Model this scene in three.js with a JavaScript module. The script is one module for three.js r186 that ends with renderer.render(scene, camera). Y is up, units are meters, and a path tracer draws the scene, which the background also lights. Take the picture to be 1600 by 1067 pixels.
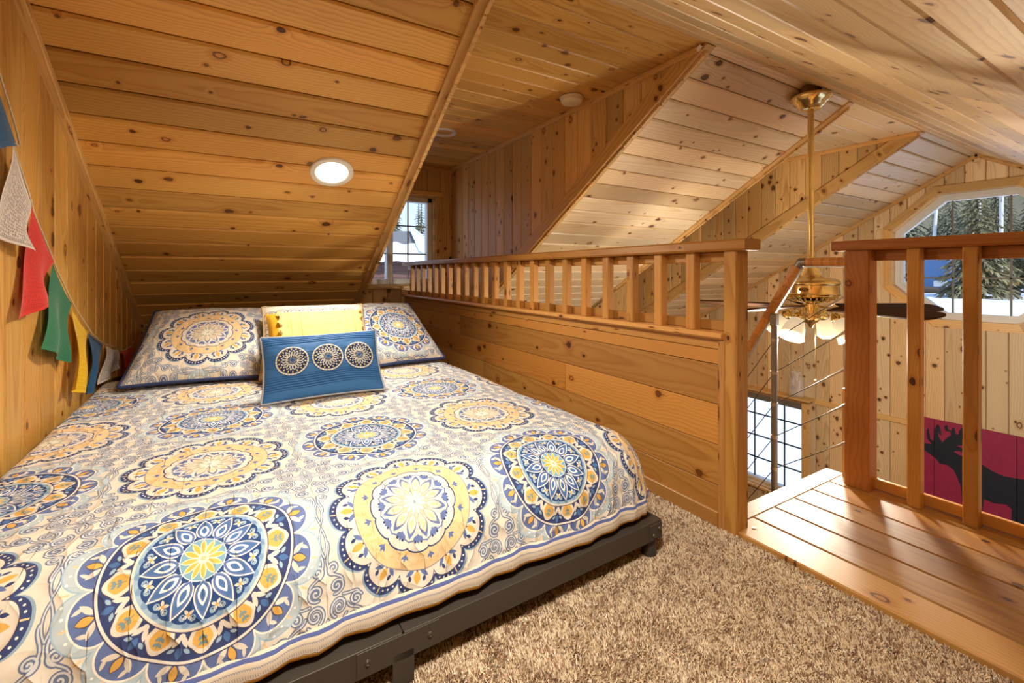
import * as THREE from 'three';
import { RectAreaLightUniformsLib } from 'three/addons/lights/RectAreaLightUniformsLib.js';
import { mergeGeometries } from 'three/addons/utils/BufferGeometryUtils.js';
import { RoundedBoxGeometry } from 'three/addons/geometries/RoundedBoxGeometry.js';

RectAreaLightUniformsLib.init();
const scene = new THREE.Scene();
const renderer = new THREE.WebGLRenderer({ antialias: true });
renderer.toneMapping = THREE.LinearToneMapping;
renderer.toneMappingExposure = 0.84;
renderer.shadowMap.enabled = true;

// ---------- camera: a 16 mm view from under the ridge, looking along the bed, lens shifted down ----------
const EYE = 0.81;
const camera = new THREE.PerspectiveCamera(THREE.MathUtils.radToDeg(2 * Math.atan(533.5 / 711)), 1600 / 1067, 0.02, 400);
camera.position.set(0, EYE, 0);
camera.rotation.y = -THREE.MathUtils.degToRad(31.05);
camera.setViewOffset(1600, 1067, 0, 105.5, 1600, 1067);

// ---------- sky ----------
{
  const W = 64, H = 32, d = new Float32Array(W * H * 4);
  for (let y = 0; y < H; y++) for (let x = 0; x < W; x++) {
    const el = ((y + 0.5) / H - 0.5) * Math.PI, t = Math.pow(Math.max(0, Math.sin(el)), 0.55), i = (y * W + x) * 4;
    d[i] = 0.66 - 0.44 * t; d[i + 1] = 0.8 - 0.4 * t; d[i + 2] = 0.94 - 0.2 * t; d[i + 3] = 1;
  }
  const t = new THREE.DataTexture(d, W, H, THREE.RGBAFormat, THREE.FloatType);
  t.mapping = THREE.EquirectangularReflectionMapping; t.magFilter = THREE.LinearFilter; t.needsUpdate = true;
  scene.background = t; scene.environment = t;
  scene.backgroundIntensity = 1.9; scene.environmentIntensity = 1.9;
}

// ---------- winter sun from behind the house, never through these windows ----------
{
  const sun = new THREE.DirectionalLight(new THREE.Color(1, 0.95, 0.88), 5);
  sun.position.set(14, 38, 44); sun.target.position.set(18, -2, -6); sun.castShadow = true;
  Object.assign(sun.shadow.camera, { left: -60, right: 60, top: 60, bottom: -60, near: 1, far: 160 }); sun.shadow.mapSize.set(2048, 2048);
  scene.add(sun, sun.target);
}

// ---------- helpers ----------
const V = (x, y, z) => new THREE.Vector3(x, y, z);
function mulberry(a) { return () => { a |= 0; a = (a + 0x6d2b79f5) | 0; let t = Math.imul(a ^ (a >>> 15), 1 | a); t = (t + Math.imul(t ^ (t >>> 7), 61 | t)) ^ t; return ((t ^ (t >>> 14)) >>> 0) / 4294967296; }; }
const rnd = mulberry(20417);
const lerp = (a, b, t) => a + (b - a) * t, clamp = (x, a, b) => Math.min(b, Math.max(a, x)), sstep = (a, b, x) => { const t = clamp((x - a) / (b - a), 0, 1); return t * t * (3 - 2 * t); };
const used = new Map();
function numbered(n) { const k = used.get(n) ?? 0; used.set(n, k + 1); return k ? n + '_' + String(k).padStart(3, '0') : n; }
function shade(o) { o.castShadow = true; o.receiveShadow = true; return o; }
function part(name, geo, mat, parent) { const m = shade(new THREE.Mesh(geo, mat)); m.name = name; parent.add(m); return m; }
function base(name, pos = [0, 0, 0]) { const g = new THREE.Group(); g.name = numbered(name); g.position.set(...pos); scene.add(g); return g; }
function tag(o, label, category, group) { Object.assign(o.userData, { label, category }); if (group) o.userData.group = group; return o; }
function thing(name, label, category, pos, group) { return tag(base(name, pos), label, category, group); }
function single(name, geo, mat, label, category, group) { const m = part(numbered(name), geo, mat, scene); return tag(m, label, category, group); }
function struct(name) { const g = base(name); g.userData.kind = 'structure'; return g; }
const H2 = (x, y) => { let h = Math.imul(x, 374761393) ^ Math.imul(y, 668265263); h = Math.imul(h ^ (h >>> 13), 1274126177); return ((h ^ (h >>> 16)) >>> 0) / 4294967296; };
// value noise, periodic in x with period px lattice cells
function noise(x, y, px = 0) {
  const ix = Math.floor(x), iy = Math.floor(y), fx = x - ix, fy = y - iy, u = fx * fx * (3 - 2 * fx), v = fy * fy * (3 - 2 * fy);
  const w = px ? (k) => ((k % px) + px) % px : (k) => k, a = w(ix), b = w(ix + 1);
  return lerp(lerp(H2(a, iy), H2(b, iy), u), lerp(H2(a, iy + 1), H2(b, iy + 1), u), v);
}
const fbm = (x, y) => 0.5 * noise(x, y) + 0.3 * noise(x * 2.1 + 7, y * 2.1) + 0.2 * noise(x * 4.3, y * 4.3 + 3);

// flat-faced geometry collected from polygons
class Builder {
  constructor() { this.p = []; this.n = []; this.t = []; }
  tri(a, b, c, ua, ub, uc) {
    const n = b.clone().sub(a).cross(c.clone().sub(a)).normalize();
    for (const [q, u] of [[a, ua], [b, ub], [c, uc]]) { this.p.push(q.x, q.y, q.z); this.n.push(n.x, n.y, n.z); this.t.push(u[0], u[1]); }
  }
  quad(a, b, c, d, ua, ub, uc, ud) { this.tri(a, b, c, ua, ub, uc); this.tri(a, c, d, ua, uc, ud); }
  geo() {
    const g = new THREE.BufferGeometry();
    g.setAttribute('position', new THREE.Float32BufferAttribute(this.p, 3)); g.setAttribute('normal', new THREE.Float32BufferAttribute(this.n, 3)); g.setAttribute('uv', new THREE.Float32BufferAttribute(this.t, 2));
    return g;
  }
}
// prism along ex: section points [y, z, v01]; ends given as functions of y
const STRIPS = 16, BOARD = 2.4;
function prism(O, ex, ey, ez, sec, endA, endB, strip = Math.floor(rnd() * STRIPS), u0 = rnd()) {
  const B = new Builder(), n = sec.length, P = (s, y, z) => O.clone().addScaledVector(ex, s).addScaledVector(ey, y).addScaledVector(ez, z);
  const flip = ex.clone().cross(ey).dot(ez) < 0, dirU = rnd() < 0.5 ? 1 : -1;
  const uv = (s, v) => [u0 + dirU * s / BOARD, (strip + 0.03 + 0.94 * v) / STRIPS];
  for (let i = 0; i < n; i++) {
    const [y0, z0, v0] = sec[i], [y1, z1, v1] = sec[(i + 1) % n];
    const a = P(endA(y0), y0, z0), b = P(endB(y0), y0, z0), c = P(endB(y1), y1, z1), d = P(endA(y1), y1, z1);
    const q = [uv(endA(y0), v0), uv(endB(y0), v0), uv(endB(y1), v1), uv(endA(y1), v1)];
    if (flip) B.quad(a, b, c, d, ...q); else B.quad(d, c, b, a, q[3], q[2], q[1], q[0]);
  }
  for (const [end, rev] of [[endA, false], [endB, true]]) for (let i = 1; i < n - 1; i++) {
    const t = [0, i, i + 1].map((k) => P(end(sec[k][0]), sec[k][0], sec[k][1])), q = [0, i, i + 1].map((k) => uv(end(sec[k][0]) + sec[k][1], sec[k][2]));
    if (rev === flip) B.tri(t[2], t[1], t[0], q[2], q[1], q[0]); else B.tri(...t, ...q);
  }
  return B.geo();
}
// one tongue-and-groove board: front face at z = 0, bevelled long edges
function board(parent, mat, O, ex, ey, ez, W, a0, a1, b0, b1, T = 0.016, c = 0.006, name = 'plank') {
  const w = W / 2 - (c > 0.0075 ? 0.0026 : c > 0.0035 ? 0.0018 : 0.0012), yy = (y) => y / W + 0.5, dp = Math.min(c * 0.9, T * 0.7);
  const sec = [[-w, -T, 0.02], [w, -T, 0.98], [w, -dp, yy(w)], [w - c, 0, yy(w - c)], [-w + c, 0, yy(-w + c)], [-w, -dp, yy(-w)]];
  return part(name, prism(O, ex, ey, ez, sec, (y) => lerp(a0, b0, yy(y)), (y) => lerp(a1, b1, yy(y))), mat, parent);
}
// a field of boards; span(y0, y1) -> list of [a0, a1, b0, b1] along ex
function field(parent, mats, O, ex, ey, ez, W, n, span, T, c) {
  for (let i = 0; i < n; i++) {
    const m = mats[Math.floor(rnd() * mats.length)];
    for (const s of span(i * W, (i + 1) * W)) board(parent, m, O.clone().addScaledVector(ey, (i + 0.5) * W), ex, ey, ez, W, ...s, T, c);
  }
}
// squared timber from p to q, w wide along side, t thick along the third direction
function beam(p, q, w, t, side, ch = 0.003) {
  const ex = q.clone().sub(p), L = ex.length(); ex.normalize();
  const ey = side.clone().addScaledVector(ex, -side.dot(ex)).normalize(), ez = ex.clone().cross(ey), a = w / 2, b = t / 2;
  const sec = [[-a, -b + ch, 0], [-a + ch, -b, 0.04], [a - ch, -b, 0.9], [a, -b + ch, 0.96], [a, b - ch, 0.5], [a - ch, b, 0.46], [-a + ch, b, 0.04], [-a, b - ch, 0]];
  const vv = (y, z) => Math.abs(y) >= a - 1e-6 ? 0.3 + 0.4 * (z + b) / t : 0.5 + 0.9 * y / w * (z > 0 ? 1 : -1);
  for (const s of sec) s[2] = clamp(vv(s[0], s[1]), 0.02, 0.98);
  return prism(p, ex, ey, ez, sec, () => 0, () => L);
}
const boxGeo = (x0, x1, y0, y1, z0, z1) => { const g = new THREE.BoxGeometry(x1 - x0, y1 - y0, z1 - z0); g.translate((x0 + x1) / 2, (y0 + y1) / 2, (z0 + z1) / 2); return g; };
const rbox = (x0, x1, y0, y1, z0, z1, r) => { const g = new RoundedBoxGeometry(x1 - x0, y1 - y0, z1 - z0, 3, r); g.translate((x0 + x1) / 2, (y0 + y1) / 2, (z0 + z1) / 2); return g; };
const bare = (g) => { const k = g.index ? g.toNonIndexed() : g; for (const a of Object.keys(k.attributes)) if (!['position', 'normal', 'uv'].includes(a)) k.deleteAttribute(a); return k; };
const join = (...gs) => mergeGeometries(gs.flat().map(bare));
const tube = (pts, r, n = 24, m = 8, closed = false) => new THREE.TubeGeometry(new THREE.CatmullRomCurve3(pts, closed), n, r, m, closed);
function rod(p, q, r, r2 = r, seg = 12) { const L = p.distanceTo(q), g = new THREE.CylinderGeometry(r2, r, L, seg); g.translate(0, L / 2, 0); g.applyQuaternion(new THREE.Quaternion().setFromUnitVectors(V(0, 1, 0), q.clone().sub(p).normalize())); return g.translate(p.x, p.y, p.z); }
const lathe = (pts, seg = 32) => new THREE.LatheGeometry(pts.map(([r, y]) => new THREE.Vector2(r, y)), seg);
// grid surface f(u, v) -> Vector3
function surface(f, nu, nv, uvf = (u, v) => [u, v]) {
  const p = [], t = [], ix = [];
  for (let j = 0; j <= nv; j++) for (let i = 0; i <= nu; i++) { const q = f(i / nu, j / nv); p.push(q.x, q.y, q.z); t.push(...uvf(i / nu, j / nv)); }
  for (let j = 0; j < nv; j++) for (let i = 0; i < nu; i++) { const a = j * (nu + 1) + i, b = a + 1, c = a + nu + 1, d = c + 1; ix.push(a, b, d, a, d, c); }
  const g = new THREE.BufferGeometry(); g.setAttribute('position', new THREE.Float32BufferAttribute(p, 3)); g.setAttribute('uv', new THREE.Float32BufferAttribute(t, 2)); g.setIndex(ix); g.computeVertexNormals(); return g;
}

// ---------- procedural textures ----------
const S2L = (c) => Math.pow(c, 2.2);
function dataTex(W, H, data, srgb) { const t = new THREE.DataTexture(data, W, H); if (srgb) t.colorSpace = THREE.SRGBColorSpace; t.wrapS = t.wrapT = THREE.RepeatWrapping; t.magFilter = THREE.LinearFilter; t.minFilter = THREE.LinearMipmapLinearFilter; t.generateMipmaps = true; t.needsUpdate = true; return t; }
function canvasTex(W, H, draw) { const c = document.createElement('canvas'); c.width = W; c.height = H; draw(c.getContext('2d'), W, H); const t = new THREE.CanvasTexture(c); t.colorSpace = THREE.SRGBColorSpace; t.wrapS = t.wrapT = THREE.RepeatWrapping; return t; }

// knotty pine: 16 boards stacked in one sheet, each 2.4 m long, periodic along its length
function pineSheet(seed, knotLow, knotHigh, early = [228, 190, 128], late = [182, 130, 72]) {
  const W = 2048, rowH = 96, H = rowH * STRIPS, col = new Uint8Array(W * H * 4), r = mulberry(seed);
  for (let s = 0; s < STRIPS; s++) {
    const flatSawn = r() < 0.6, a = flatSawn ? lerp(7, 13, r()) : lerp(2, 4, r()), yc = lerp(-0.6, 0.6, r()), lin = flatSawn ? 0 : lerp(7, 13, r()), b = Math.round(lerp(2, 7, r())) * (r() < 0.5 ? -1 : 1), tone = lerp(0.9, 1.07, r()), red = lerp(-1, 1, r()), ns = Math.floor(r() * 900), contrast = lerp(0.5, 1.0, r());
    const knots = [], nk = Math.round(lerp(knotLow, knotHigh, r()));
    for (let k = 0; k < nk; k++) { const rk = lerp(0.035, 0.125, Math.pow(r(), 1.7)); knots.push({ x: r(), y: lerp(-0.44, 0.44, r()), r: rk, e: lerp(1.05, 1.7, r()), dark: lerp(0.6, 1, r()), ring: r() < 0.1, tail: r() < 0.35 ? (r() < 0.5 ? -1 : 1) : 0 }); }
    for (let x = 0; x < W; x++) {
      const xx = x / W, wob = 0.22 * (noise(xx * 6, ns, 6) - 0.5) + 0.07 * (noise(xx * 24, ns + 9.5, 24) - 0.5), near = knots.map((k) => { let d = xx - k.x; d -= Math.round(d); return [d * BOARD / 0.13, k]; }).filter(([d, k]) => Math.abs(d) < k.r * 9);
      for (let y = 0; y < rowH; y++) {
        const yy = (y + 0.5) / rowH - 0.5; let w = wob + 0.05 * (noise(xx * 60, yy * 9 + ns, 60) - 0.5);
        let ph = a * (yy - yc - w) * (yy - yc - w) + lin * (yy - w) + b * xx, dark = 0, halo = 0, rim = 0;
        for (const [d, k] of near) {
          let dx = d / k.e; const dy = yy - k.y - 0.0, ang = Math.atan2(dy, dx), q = Math.hypot(dx, dy) / (k.r * (1 + 0.05 * Math.sin(ang * 3 + k.x * 50) + 0.12 * (noise(ang * 2 + 5, k.x * 99) - 0.5)));
          const wq = Math.exp(-q * q / 7); ph += wq * (1.6 - q * 0.2) * (k.y > yc ? 1 : -1);
          dark = Math.max(dark, sstep(1.12, 0.82, q) * k.dark * (k.ring ? sstep(0.45, 0.8, q) : 1)); rim = Math.max(rim, Math.exp(-((q - 0.95) * (q - 0.95)) / 0.02)); halo = Math.max(halo, sstep(2.4, 1, q));
          if (k.tail) { const td = dx * k.tail / k.r; if (td > 0 && td < 3) dark = Math.max(dark, 0.75 * sstep(0.35 * (1 - td / 3) + 0.02, 0, Math.abs(dy) / k.r)); }
        }
        const f = ph - Math.floor(ph), ring = Math.pow(f < 0.8 ? f / 0.8 : (1 - f) / 0.2, 2.4), fib = noise(xx * 90, y * 0.85 + s * 200, 90) - 0.5, fine = H2(x >> 2, y + s * 500) - 0.5, blot = noise(xx * 8, yy * 2 + ns + 31, 8) - 0.5;
        let l = ring * contrast * 0.62 + 0.14 * fib + 0.05 * fine + 0.16 * blot;
        const T = tone * (1 + 0.03 * fib);
        let R = lerp(early[0], late[0], l) * T, G = lerp(early[1], late[1], l) * T * (1 - 0.02 * red), Bc = lerp(early[2], late[2], l) * T * (1 - 0.05 * red);
        R = lerp(R, R * 0.9, halo * 0.6); G = lerp(G, G * 0.79, halo * 0.6); Bc = lerp(Bc, Bc * 0.66, halo * 0.6);
        const kd = clamp(dark * (0.82 + 0.3 * fib) + rim * dark * 0.3, 0, 1);
        R = lerp(R, 66, kd); G = lerp(G, 38, kd); Bc = lerp(Bc, 22, kd);
        const i = ((s * rowH + y) * W + x) * 4; col[i] = clamp(R, 0, 255); col[i + 1] = clamp(G, 0, 255); col[i + 2] = clamp(Bc, 0, 255); col[i + 3] = 255;
      }
    }
  }
  return dataTex(W, H, col, true);
}
const pineMap = pineSheet(11, 6, 11), pineKnotty = pineSheet(77, 9, 17), pineGableLit = pineSheet(123, 9, 18, [240, 212, 168], [202, 160, 108]), pineLit = pineSheet(41, 5, 11, [240, 216, 176], [208, 170, 120]);  // lighter sheets: brighter hall light put into the colour of the same pine
const woodM = (map, r, g, b, rough, extra = {}) => new THREE.MeshPhysicalMaterial({ map, color: new THREE.Color().setRGB(r, g, b), roughness: rough, specularIntensity: 0.8, ...extra });
const tones = (map, r, g, b, rough) => [0.9, 1, 1.06].map((k, i) => woodM(map, Math.min(1, r * k), g * k * [0.97, 1, 1.01][i], b * k * [0.92, 1, 1.03][i], rough));
const WOOD = {
  slope: tones(pineMap, 0.88, 0.735, 0.44, 0.4), pale: tones(pineLit, 0.94, 0.92, 0.9, 0.38), over: tones(pineLit, 0.92, 0.85, 0.68, 0.38), gable: tones(pineGableLit, 0.95, 0.93, 0.9, 0.45), wall: tones(pineKnotty, 0.92, 0.88, 0.82, 0.45),  // pale and gable tones carry the hall light in their colour
  half: tones(pineMap, 0.67, 0.485, 0.28, 0.38), deck: tones(pineMap, 0.56, 0.435, 0.28, 0.4),
};
const M = {
  trim: woodM(pineMap, 0.95, 0.84, 0.68, 0.42), rail: woodM(pineMap, 0.7, 0.52, 0.29, 0.36), railRed: woodM(pineMap, 0.5, 0.3, 0.18, 0.34), cap: woodM(pineMap, 0.8, 0.62, 0.46, 0.35), casing: woodM(pineMap, 0.97, 0.9, 0.8, 0.4), handrail: woodM(pineMap, 0.92, 0.68, 0.5, 0.4),
  shell: new THREE.MeshStandardMaterial({ color: 0x8a6a45, roughness: 0.9 }), subfloor: new THREE.MeshStandardMaterial({ color: 0x7b6044, roughness: 0.9 }),
  white: new THREE.MeshStandardMaterial({ color: 0xe9e6e0, roughness: 0.45 }), vinyl: new THREE.MeshStandardMaterial({ color: 0xdcdcda, roughness: 0.4 }), muntin: new THREE.MeshStandardMaterial({ color: 0x77756f, roughness: 0.5 }), darkMuntin: new THREE.MeshStandardMaterial({ color: 0x2e2c2a, roughness: 0.5 }),
  pane: new THREE.MeshPhysicalMaterial({ color: 0xffffff, transmission: 1, roughness: 0, thickness: 0, ior: 1.45, specularIntensity: 0.5 }),
  black: new THREE.MeshStandardMaterial({ color: 0x4c4641, roughness: 0.48, metalness: 0.3 }), bolt: new THREE.MeshStandardMaterial({ color: 0x6b645c, roughness: 0.4, metalness: 0.7 }), cable: new THREE.MeshStandardMaterial({ color: 0x55504a, roughness: 0.45, metalness: 0.7 }), steel: new THREE.MeshStandardMaterial({ color: 0xb9b6b0, roughness: 0.32, metalness: 0.9 }), grey: new THREE.MeshStandardMaterial({ color: 0x8d8b88, roughness: 0.4, metalness: 0.6 }),
  brass: new THREE.MeshStandardMaterial({ color: 0xf0dca4, roughness: 0.17, metalness: 1 }), bulb: new THREE.MeshStandardMaterial({ color: 0xffffff, emissive: new THREE.Color(1, 0.84, 0.6), emissiveIntensity: 6, roughness: 0.5 }),
  ivory: new THREE.MeshStandardMaterial({ color: 0xe3d3b4, roughness: 0.5 }), snow: new THREE.MeshStandardMaterial({ color: 0xe9eef5, roughness: 0.8 }),
};

// ---------- the room: ridge at (RZ, RY), slopes of 0.59, loft floor at y = 0, hall floor below ----------
const XL = -0.515, XR = 5.4, ZB = -4.13, ZF = 1.57, RZ = -1.28, RY = 1.835, SL = 0.59, HALL = -2.4, PW = 0.129;
const roofY = (z) => RY - SL * Math.abs(z - RZ), LN = Math.hypot(1, SL);
const DORM = [[0.755, 1.79], [3.15, 4.2]];
const AX = V(1, 0, 0), AY = V(0, 1, 0), AZ = V(0, 0, 1), downL = V(0, -SL / LN, -1 / LN), inL = V(0, -1 / LN, SL / LN), downR = V(0, -SL / LN, 1 / LN), inR = V(0, -1 / LN, -SL / LN);
const slabSec = (w, t0, t1) => [[0, -t1, 0.1], [w, -t1, 0.9], [w, -t0, 0.9], [0, -t0, 0.1]];
const shell = (parent, O, ex, ey, ez, L, w, t = 0.12, name = 'roof_panel') => part(name, prism(O, ex, ey, ez, slabSec(w, 0.0165, t), () => 0, () => L), M.shell, parent);
const RUN = (RZ - ZB) * LN;

// sloping ceilings between the dormers
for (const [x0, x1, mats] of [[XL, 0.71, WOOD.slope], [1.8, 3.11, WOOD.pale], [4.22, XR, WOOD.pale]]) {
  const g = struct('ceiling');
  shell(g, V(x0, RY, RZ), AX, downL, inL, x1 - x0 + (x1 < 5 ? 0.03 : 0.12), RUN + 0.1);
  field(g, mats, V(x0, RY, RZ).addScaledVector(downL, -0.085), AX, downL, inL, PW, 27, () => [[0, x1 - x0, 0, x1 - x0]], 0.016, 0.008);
}
// the other slope, over the camera
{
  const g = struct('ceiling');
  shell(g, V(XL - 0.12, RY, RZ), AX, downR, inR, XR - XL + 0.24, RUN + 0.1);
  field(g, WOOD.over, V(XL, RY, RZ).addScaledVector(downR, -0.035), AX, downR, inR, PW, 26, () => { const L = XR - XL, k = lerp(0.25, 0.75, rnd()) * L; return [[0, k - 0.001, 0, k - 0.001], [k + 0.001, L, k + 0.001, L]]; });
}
// flat ceilings of the dormers and their cheeks
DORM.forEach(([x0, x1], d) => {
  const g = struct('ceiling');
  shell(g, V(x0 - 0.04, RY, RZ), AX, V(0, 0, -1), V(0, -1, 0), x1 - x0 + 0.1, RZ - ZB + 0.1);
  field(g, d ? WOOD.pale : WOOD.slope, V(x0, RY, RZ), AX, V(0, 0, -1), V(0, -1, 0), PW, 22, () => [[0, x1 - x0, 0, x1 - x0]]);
  for (const [x, ez, nm] of [[x1, V(-1, 0, 0), 'wall_cheek'], [x0, V(1, 0, 0), 'wall_cheek']]) {
    const w = struct(nm);
    field(w, WOOD.wall, V(x, 0, ZB), AY, AZ, ez, PW, 22, (y0, y1) => { const b0 = roofY(ZB + y0) - 0.03, b1 = roofY(Math.min(RZ, ZB + y1)) - 0.03; return b0 < RY ? [[b0, RY, Math.min(b1, RY - 0.001), RY]] : []; });
    const s = new THREE.Shape([[ZB - 0.1, roofY(ZB) - 0.08], [RZ, RY], [RZ, RY + 0.1], [ZB - 0.1, RY + 0.1]].map(([z, y]) => new THREE.Vector2(z, y)));
    const e = new THREE.ExtrudeGeometry(s, { depth: 0.03, bevelEnabled: false }); e.rotateY(-Math.PI / 2); e.translate(x - ez.x * 0.0165 + (ez.x < 0 ? 0.03 : 0), 0, 0);
    part('cheek_panel', e, M.shell, w);
  }
});
// left wall: upright boards under the slopes
{
  const g = struct('wall_left');
  field(g, WOOD.slope, V(XL, 0, ZF), AY, V(0, 0, -1), V(1, 0, 0), 0.125, 46, (y0, y1) => { const z0 = ZF - y0, z1 = ZF - y1; return z1 < ZB - 0.06 ? [] : [[0, roofY(z0), 0, roofY(z1)]]; });
  const s = new THREE.Shape([[ZB - 0.1, HALL - 0.1], [ZF + 0.1, HALL - 0.1], [ZF + 0.1, roofY(ZF) + 0.05], [RZ, RY + 0.05], [ZB - 0.1, roofY(ZB) + 0.05]].map(([z, y]) => new THREE.Vector2(z, y)));
  const e = new THREE.ExtrudeGeometry(s, { depth: 0.12, bevelEnabled: false }); e.rotateY(-Math.PI / 2); e.translate(XL - 0.0165, 0, 0);
  part('wall_panel', e, M.shell, g);
}
// ---------- windows ----------
// octagon in the gable (z, y); lower gable window; dormer window (x, y)
const OCT = { cz: RZ, cy: 0.963, hw: 0.6, hh: 0.575, kz: 0.36, ky: 0.235 };
const octPts = (grow) => { const { cz, cy, hw, hh } = OCT, w = hw + grow, h = hh + grow, iw = 0.253 + grow * 0.45, ih = 0.26 + grow * 0.45; return [[-iw, h], [iw, h], [w, ih], [w, -ih], [iw, -h], [-iw, -h], [-w, -ih], [-w, ih]].map(([z, y]) => [cz + z, cy + y]); };
const octAt = (z) => { const p = octPts(0.0), d = Math.abs(z - OCT.cz); if (d >= OCT.hw) return null; const iw = 0.253, ih = 0.26, h = d <= iw ? OCT.hh : lerp(OCT.hh, ih, (d - iw) / (OCT.hw - iw)); return [OCT.cy - h, OCT.cy + h]; };
const LW = { z0: -3.9, z1: -2.68, y0: -1.74, y1: -0.63 }, FW = { x0: 2.5, x1: 5.0, y0: -1.9, y1: -0.35 }, DW = { x0: 0.79, x1: 1.625, y0: 0.7, y1: 1.555 };
{
  const g = struct('wall_right');   // the gable
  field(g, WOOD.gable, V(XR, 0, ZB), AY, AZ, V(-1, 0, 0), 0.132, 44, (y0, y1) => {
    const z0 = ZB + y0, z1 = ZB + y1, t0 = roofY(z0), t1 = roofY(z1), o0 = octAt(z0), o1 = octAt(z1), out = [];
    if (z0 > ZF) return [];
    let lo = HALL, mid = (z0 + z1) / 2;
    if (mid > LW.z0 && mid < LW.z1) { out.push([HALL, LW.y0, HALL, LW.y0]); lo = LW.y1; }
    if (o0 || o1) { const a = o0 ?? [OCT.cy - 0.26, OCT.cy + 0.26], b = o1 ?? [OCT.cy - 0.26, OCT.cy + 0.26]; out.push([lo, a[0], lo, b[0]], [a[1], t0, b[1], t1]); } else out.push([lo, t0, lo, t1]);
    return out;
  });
  const s = new THREE.Shape([[ZB - 0.1, HALL - 0.1], [ZF + 0.1, HALL - 0.1], [ZF + 0.1, roofY(ZF) + 0.05], [RZ, RY + 0.05], [ZB - 0.1, roofY(ZB) + 0.05]].map(([z, y]) => new THREE.Vector2(z, y)));
  s.holes.push(new THREE.Path(octPts(0.0).reverse().map(([z, y]) => new THREE.Vector2(z, y))), new THREE.Path([[LW.z0, LW.y0], [LW.z0, LW.y1], [LW.z1, LW.y1], [LW.z1, LW.y0]].map(([z, y]) => new THREE.Vector2(z, y))));
  const e = new THREE.ExtrudeGeometry(s, { depth: 0.14, bevelEnabled: false }); e.rotateY(-Math.PI / 2); e.translate(XR + 0.0165 + 0.14, 0, 0);
  part('wall_panel', e, M.shell, g);
  part('ledge_strip', beam(V(XR - 0.01, -0.585, -2.56), V(XR - 0.01, -0.585, -1.74), 0.05, 0.022, AY), M.casing, g);
}
{
  const g = struct('wall_back');    // the eaves wall with the dormer fronts
  field(g, WOOD.wall, V(XL, 0, ZB), AY, AX, AZ, PW, 46, (y0, y1) => {
    const x0 = XL + y0, x1 = XL + y1, xm = (x0 + x1) / 2, lo = xm < 1.36 ? 0 : HALL, inD = DORM.find(([a, b]) => xm > a - 0.03 && xm < b + 0.03);
    if (!inD) return [[lo, roofY(ZB), lo, roofY(ZB)]];
    if (xm > DW.x0 && xm < DW.x1) return [[lo, DW.y0, lo, DW.y0], [DW.y1, RY, DW.y1, RY]];
    return [[lo, RY, lo, RY]];
  });
  const pts = [[XL - 0.1, HALL - 0.1], [XR + 0.1, HALL - 0.1], [XR + 0.1, roofY(ZB) + 0.05]];
  for (const [a, b] of [...DORM].reverse()) pts.push([b + 0.03, roofY(ZB) + 0.05], [b + 0.03, RY + 0.1], [a - 0.03, RY + 0.1], [a - 0.03, roofY(ZB) + 0.05]);
  pts.push([XL - 0.1, roofY(ZB) + 0.05]);
  const s = new THREE.Shape(pts.map(([x, y]) => new THREE.Vector2(x, y)));
  s.holes.push(new THREE.Path([[DW.x0, DW.y0], [DW.x0, DW.y1], [DW.x1, DW.y1], [DW.x1, DW.y0]].map(([x, y]) => new THREE.Vector2(x, y))));
  const e = new THREE.ExtrudeGeometry(s, { depth: 0.14, bevelEnabled: false }); e.translate(0, 0, ZB - 0.0165 - 0.14);
  part('wall_panel', e, M.shell, g);
}
{
  const g = struct('wall_front');   // low eaves wall behind the camera
  const s = new THREE.Shape([[XL - 0.1, HALL - 0.1], [XR + 0.1, HALL - 0.1], [XR + 0.1, roofY(ZF) + 0.05], [XL - 0.1, roofY(ZF) + 0.05]].map(([x, y]) => new THREE.Vector2(x, y)));
  s.holes.push(new THREE.Path([[FW.x0, FW.y0], [FW.x0, FW.y1], [FW.x1, FW.y1], [FW.x1, FW.y0]].map(([x, y]) => new THREE.Vector2(x, y))));
  const e = new THREE.ExtrudeGeometry(s, { depth: 0.14, bevelEnabled: false }); e.translate(0, 0, ZF); part('wall_panel', e, M.shell, g);
}
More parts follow.
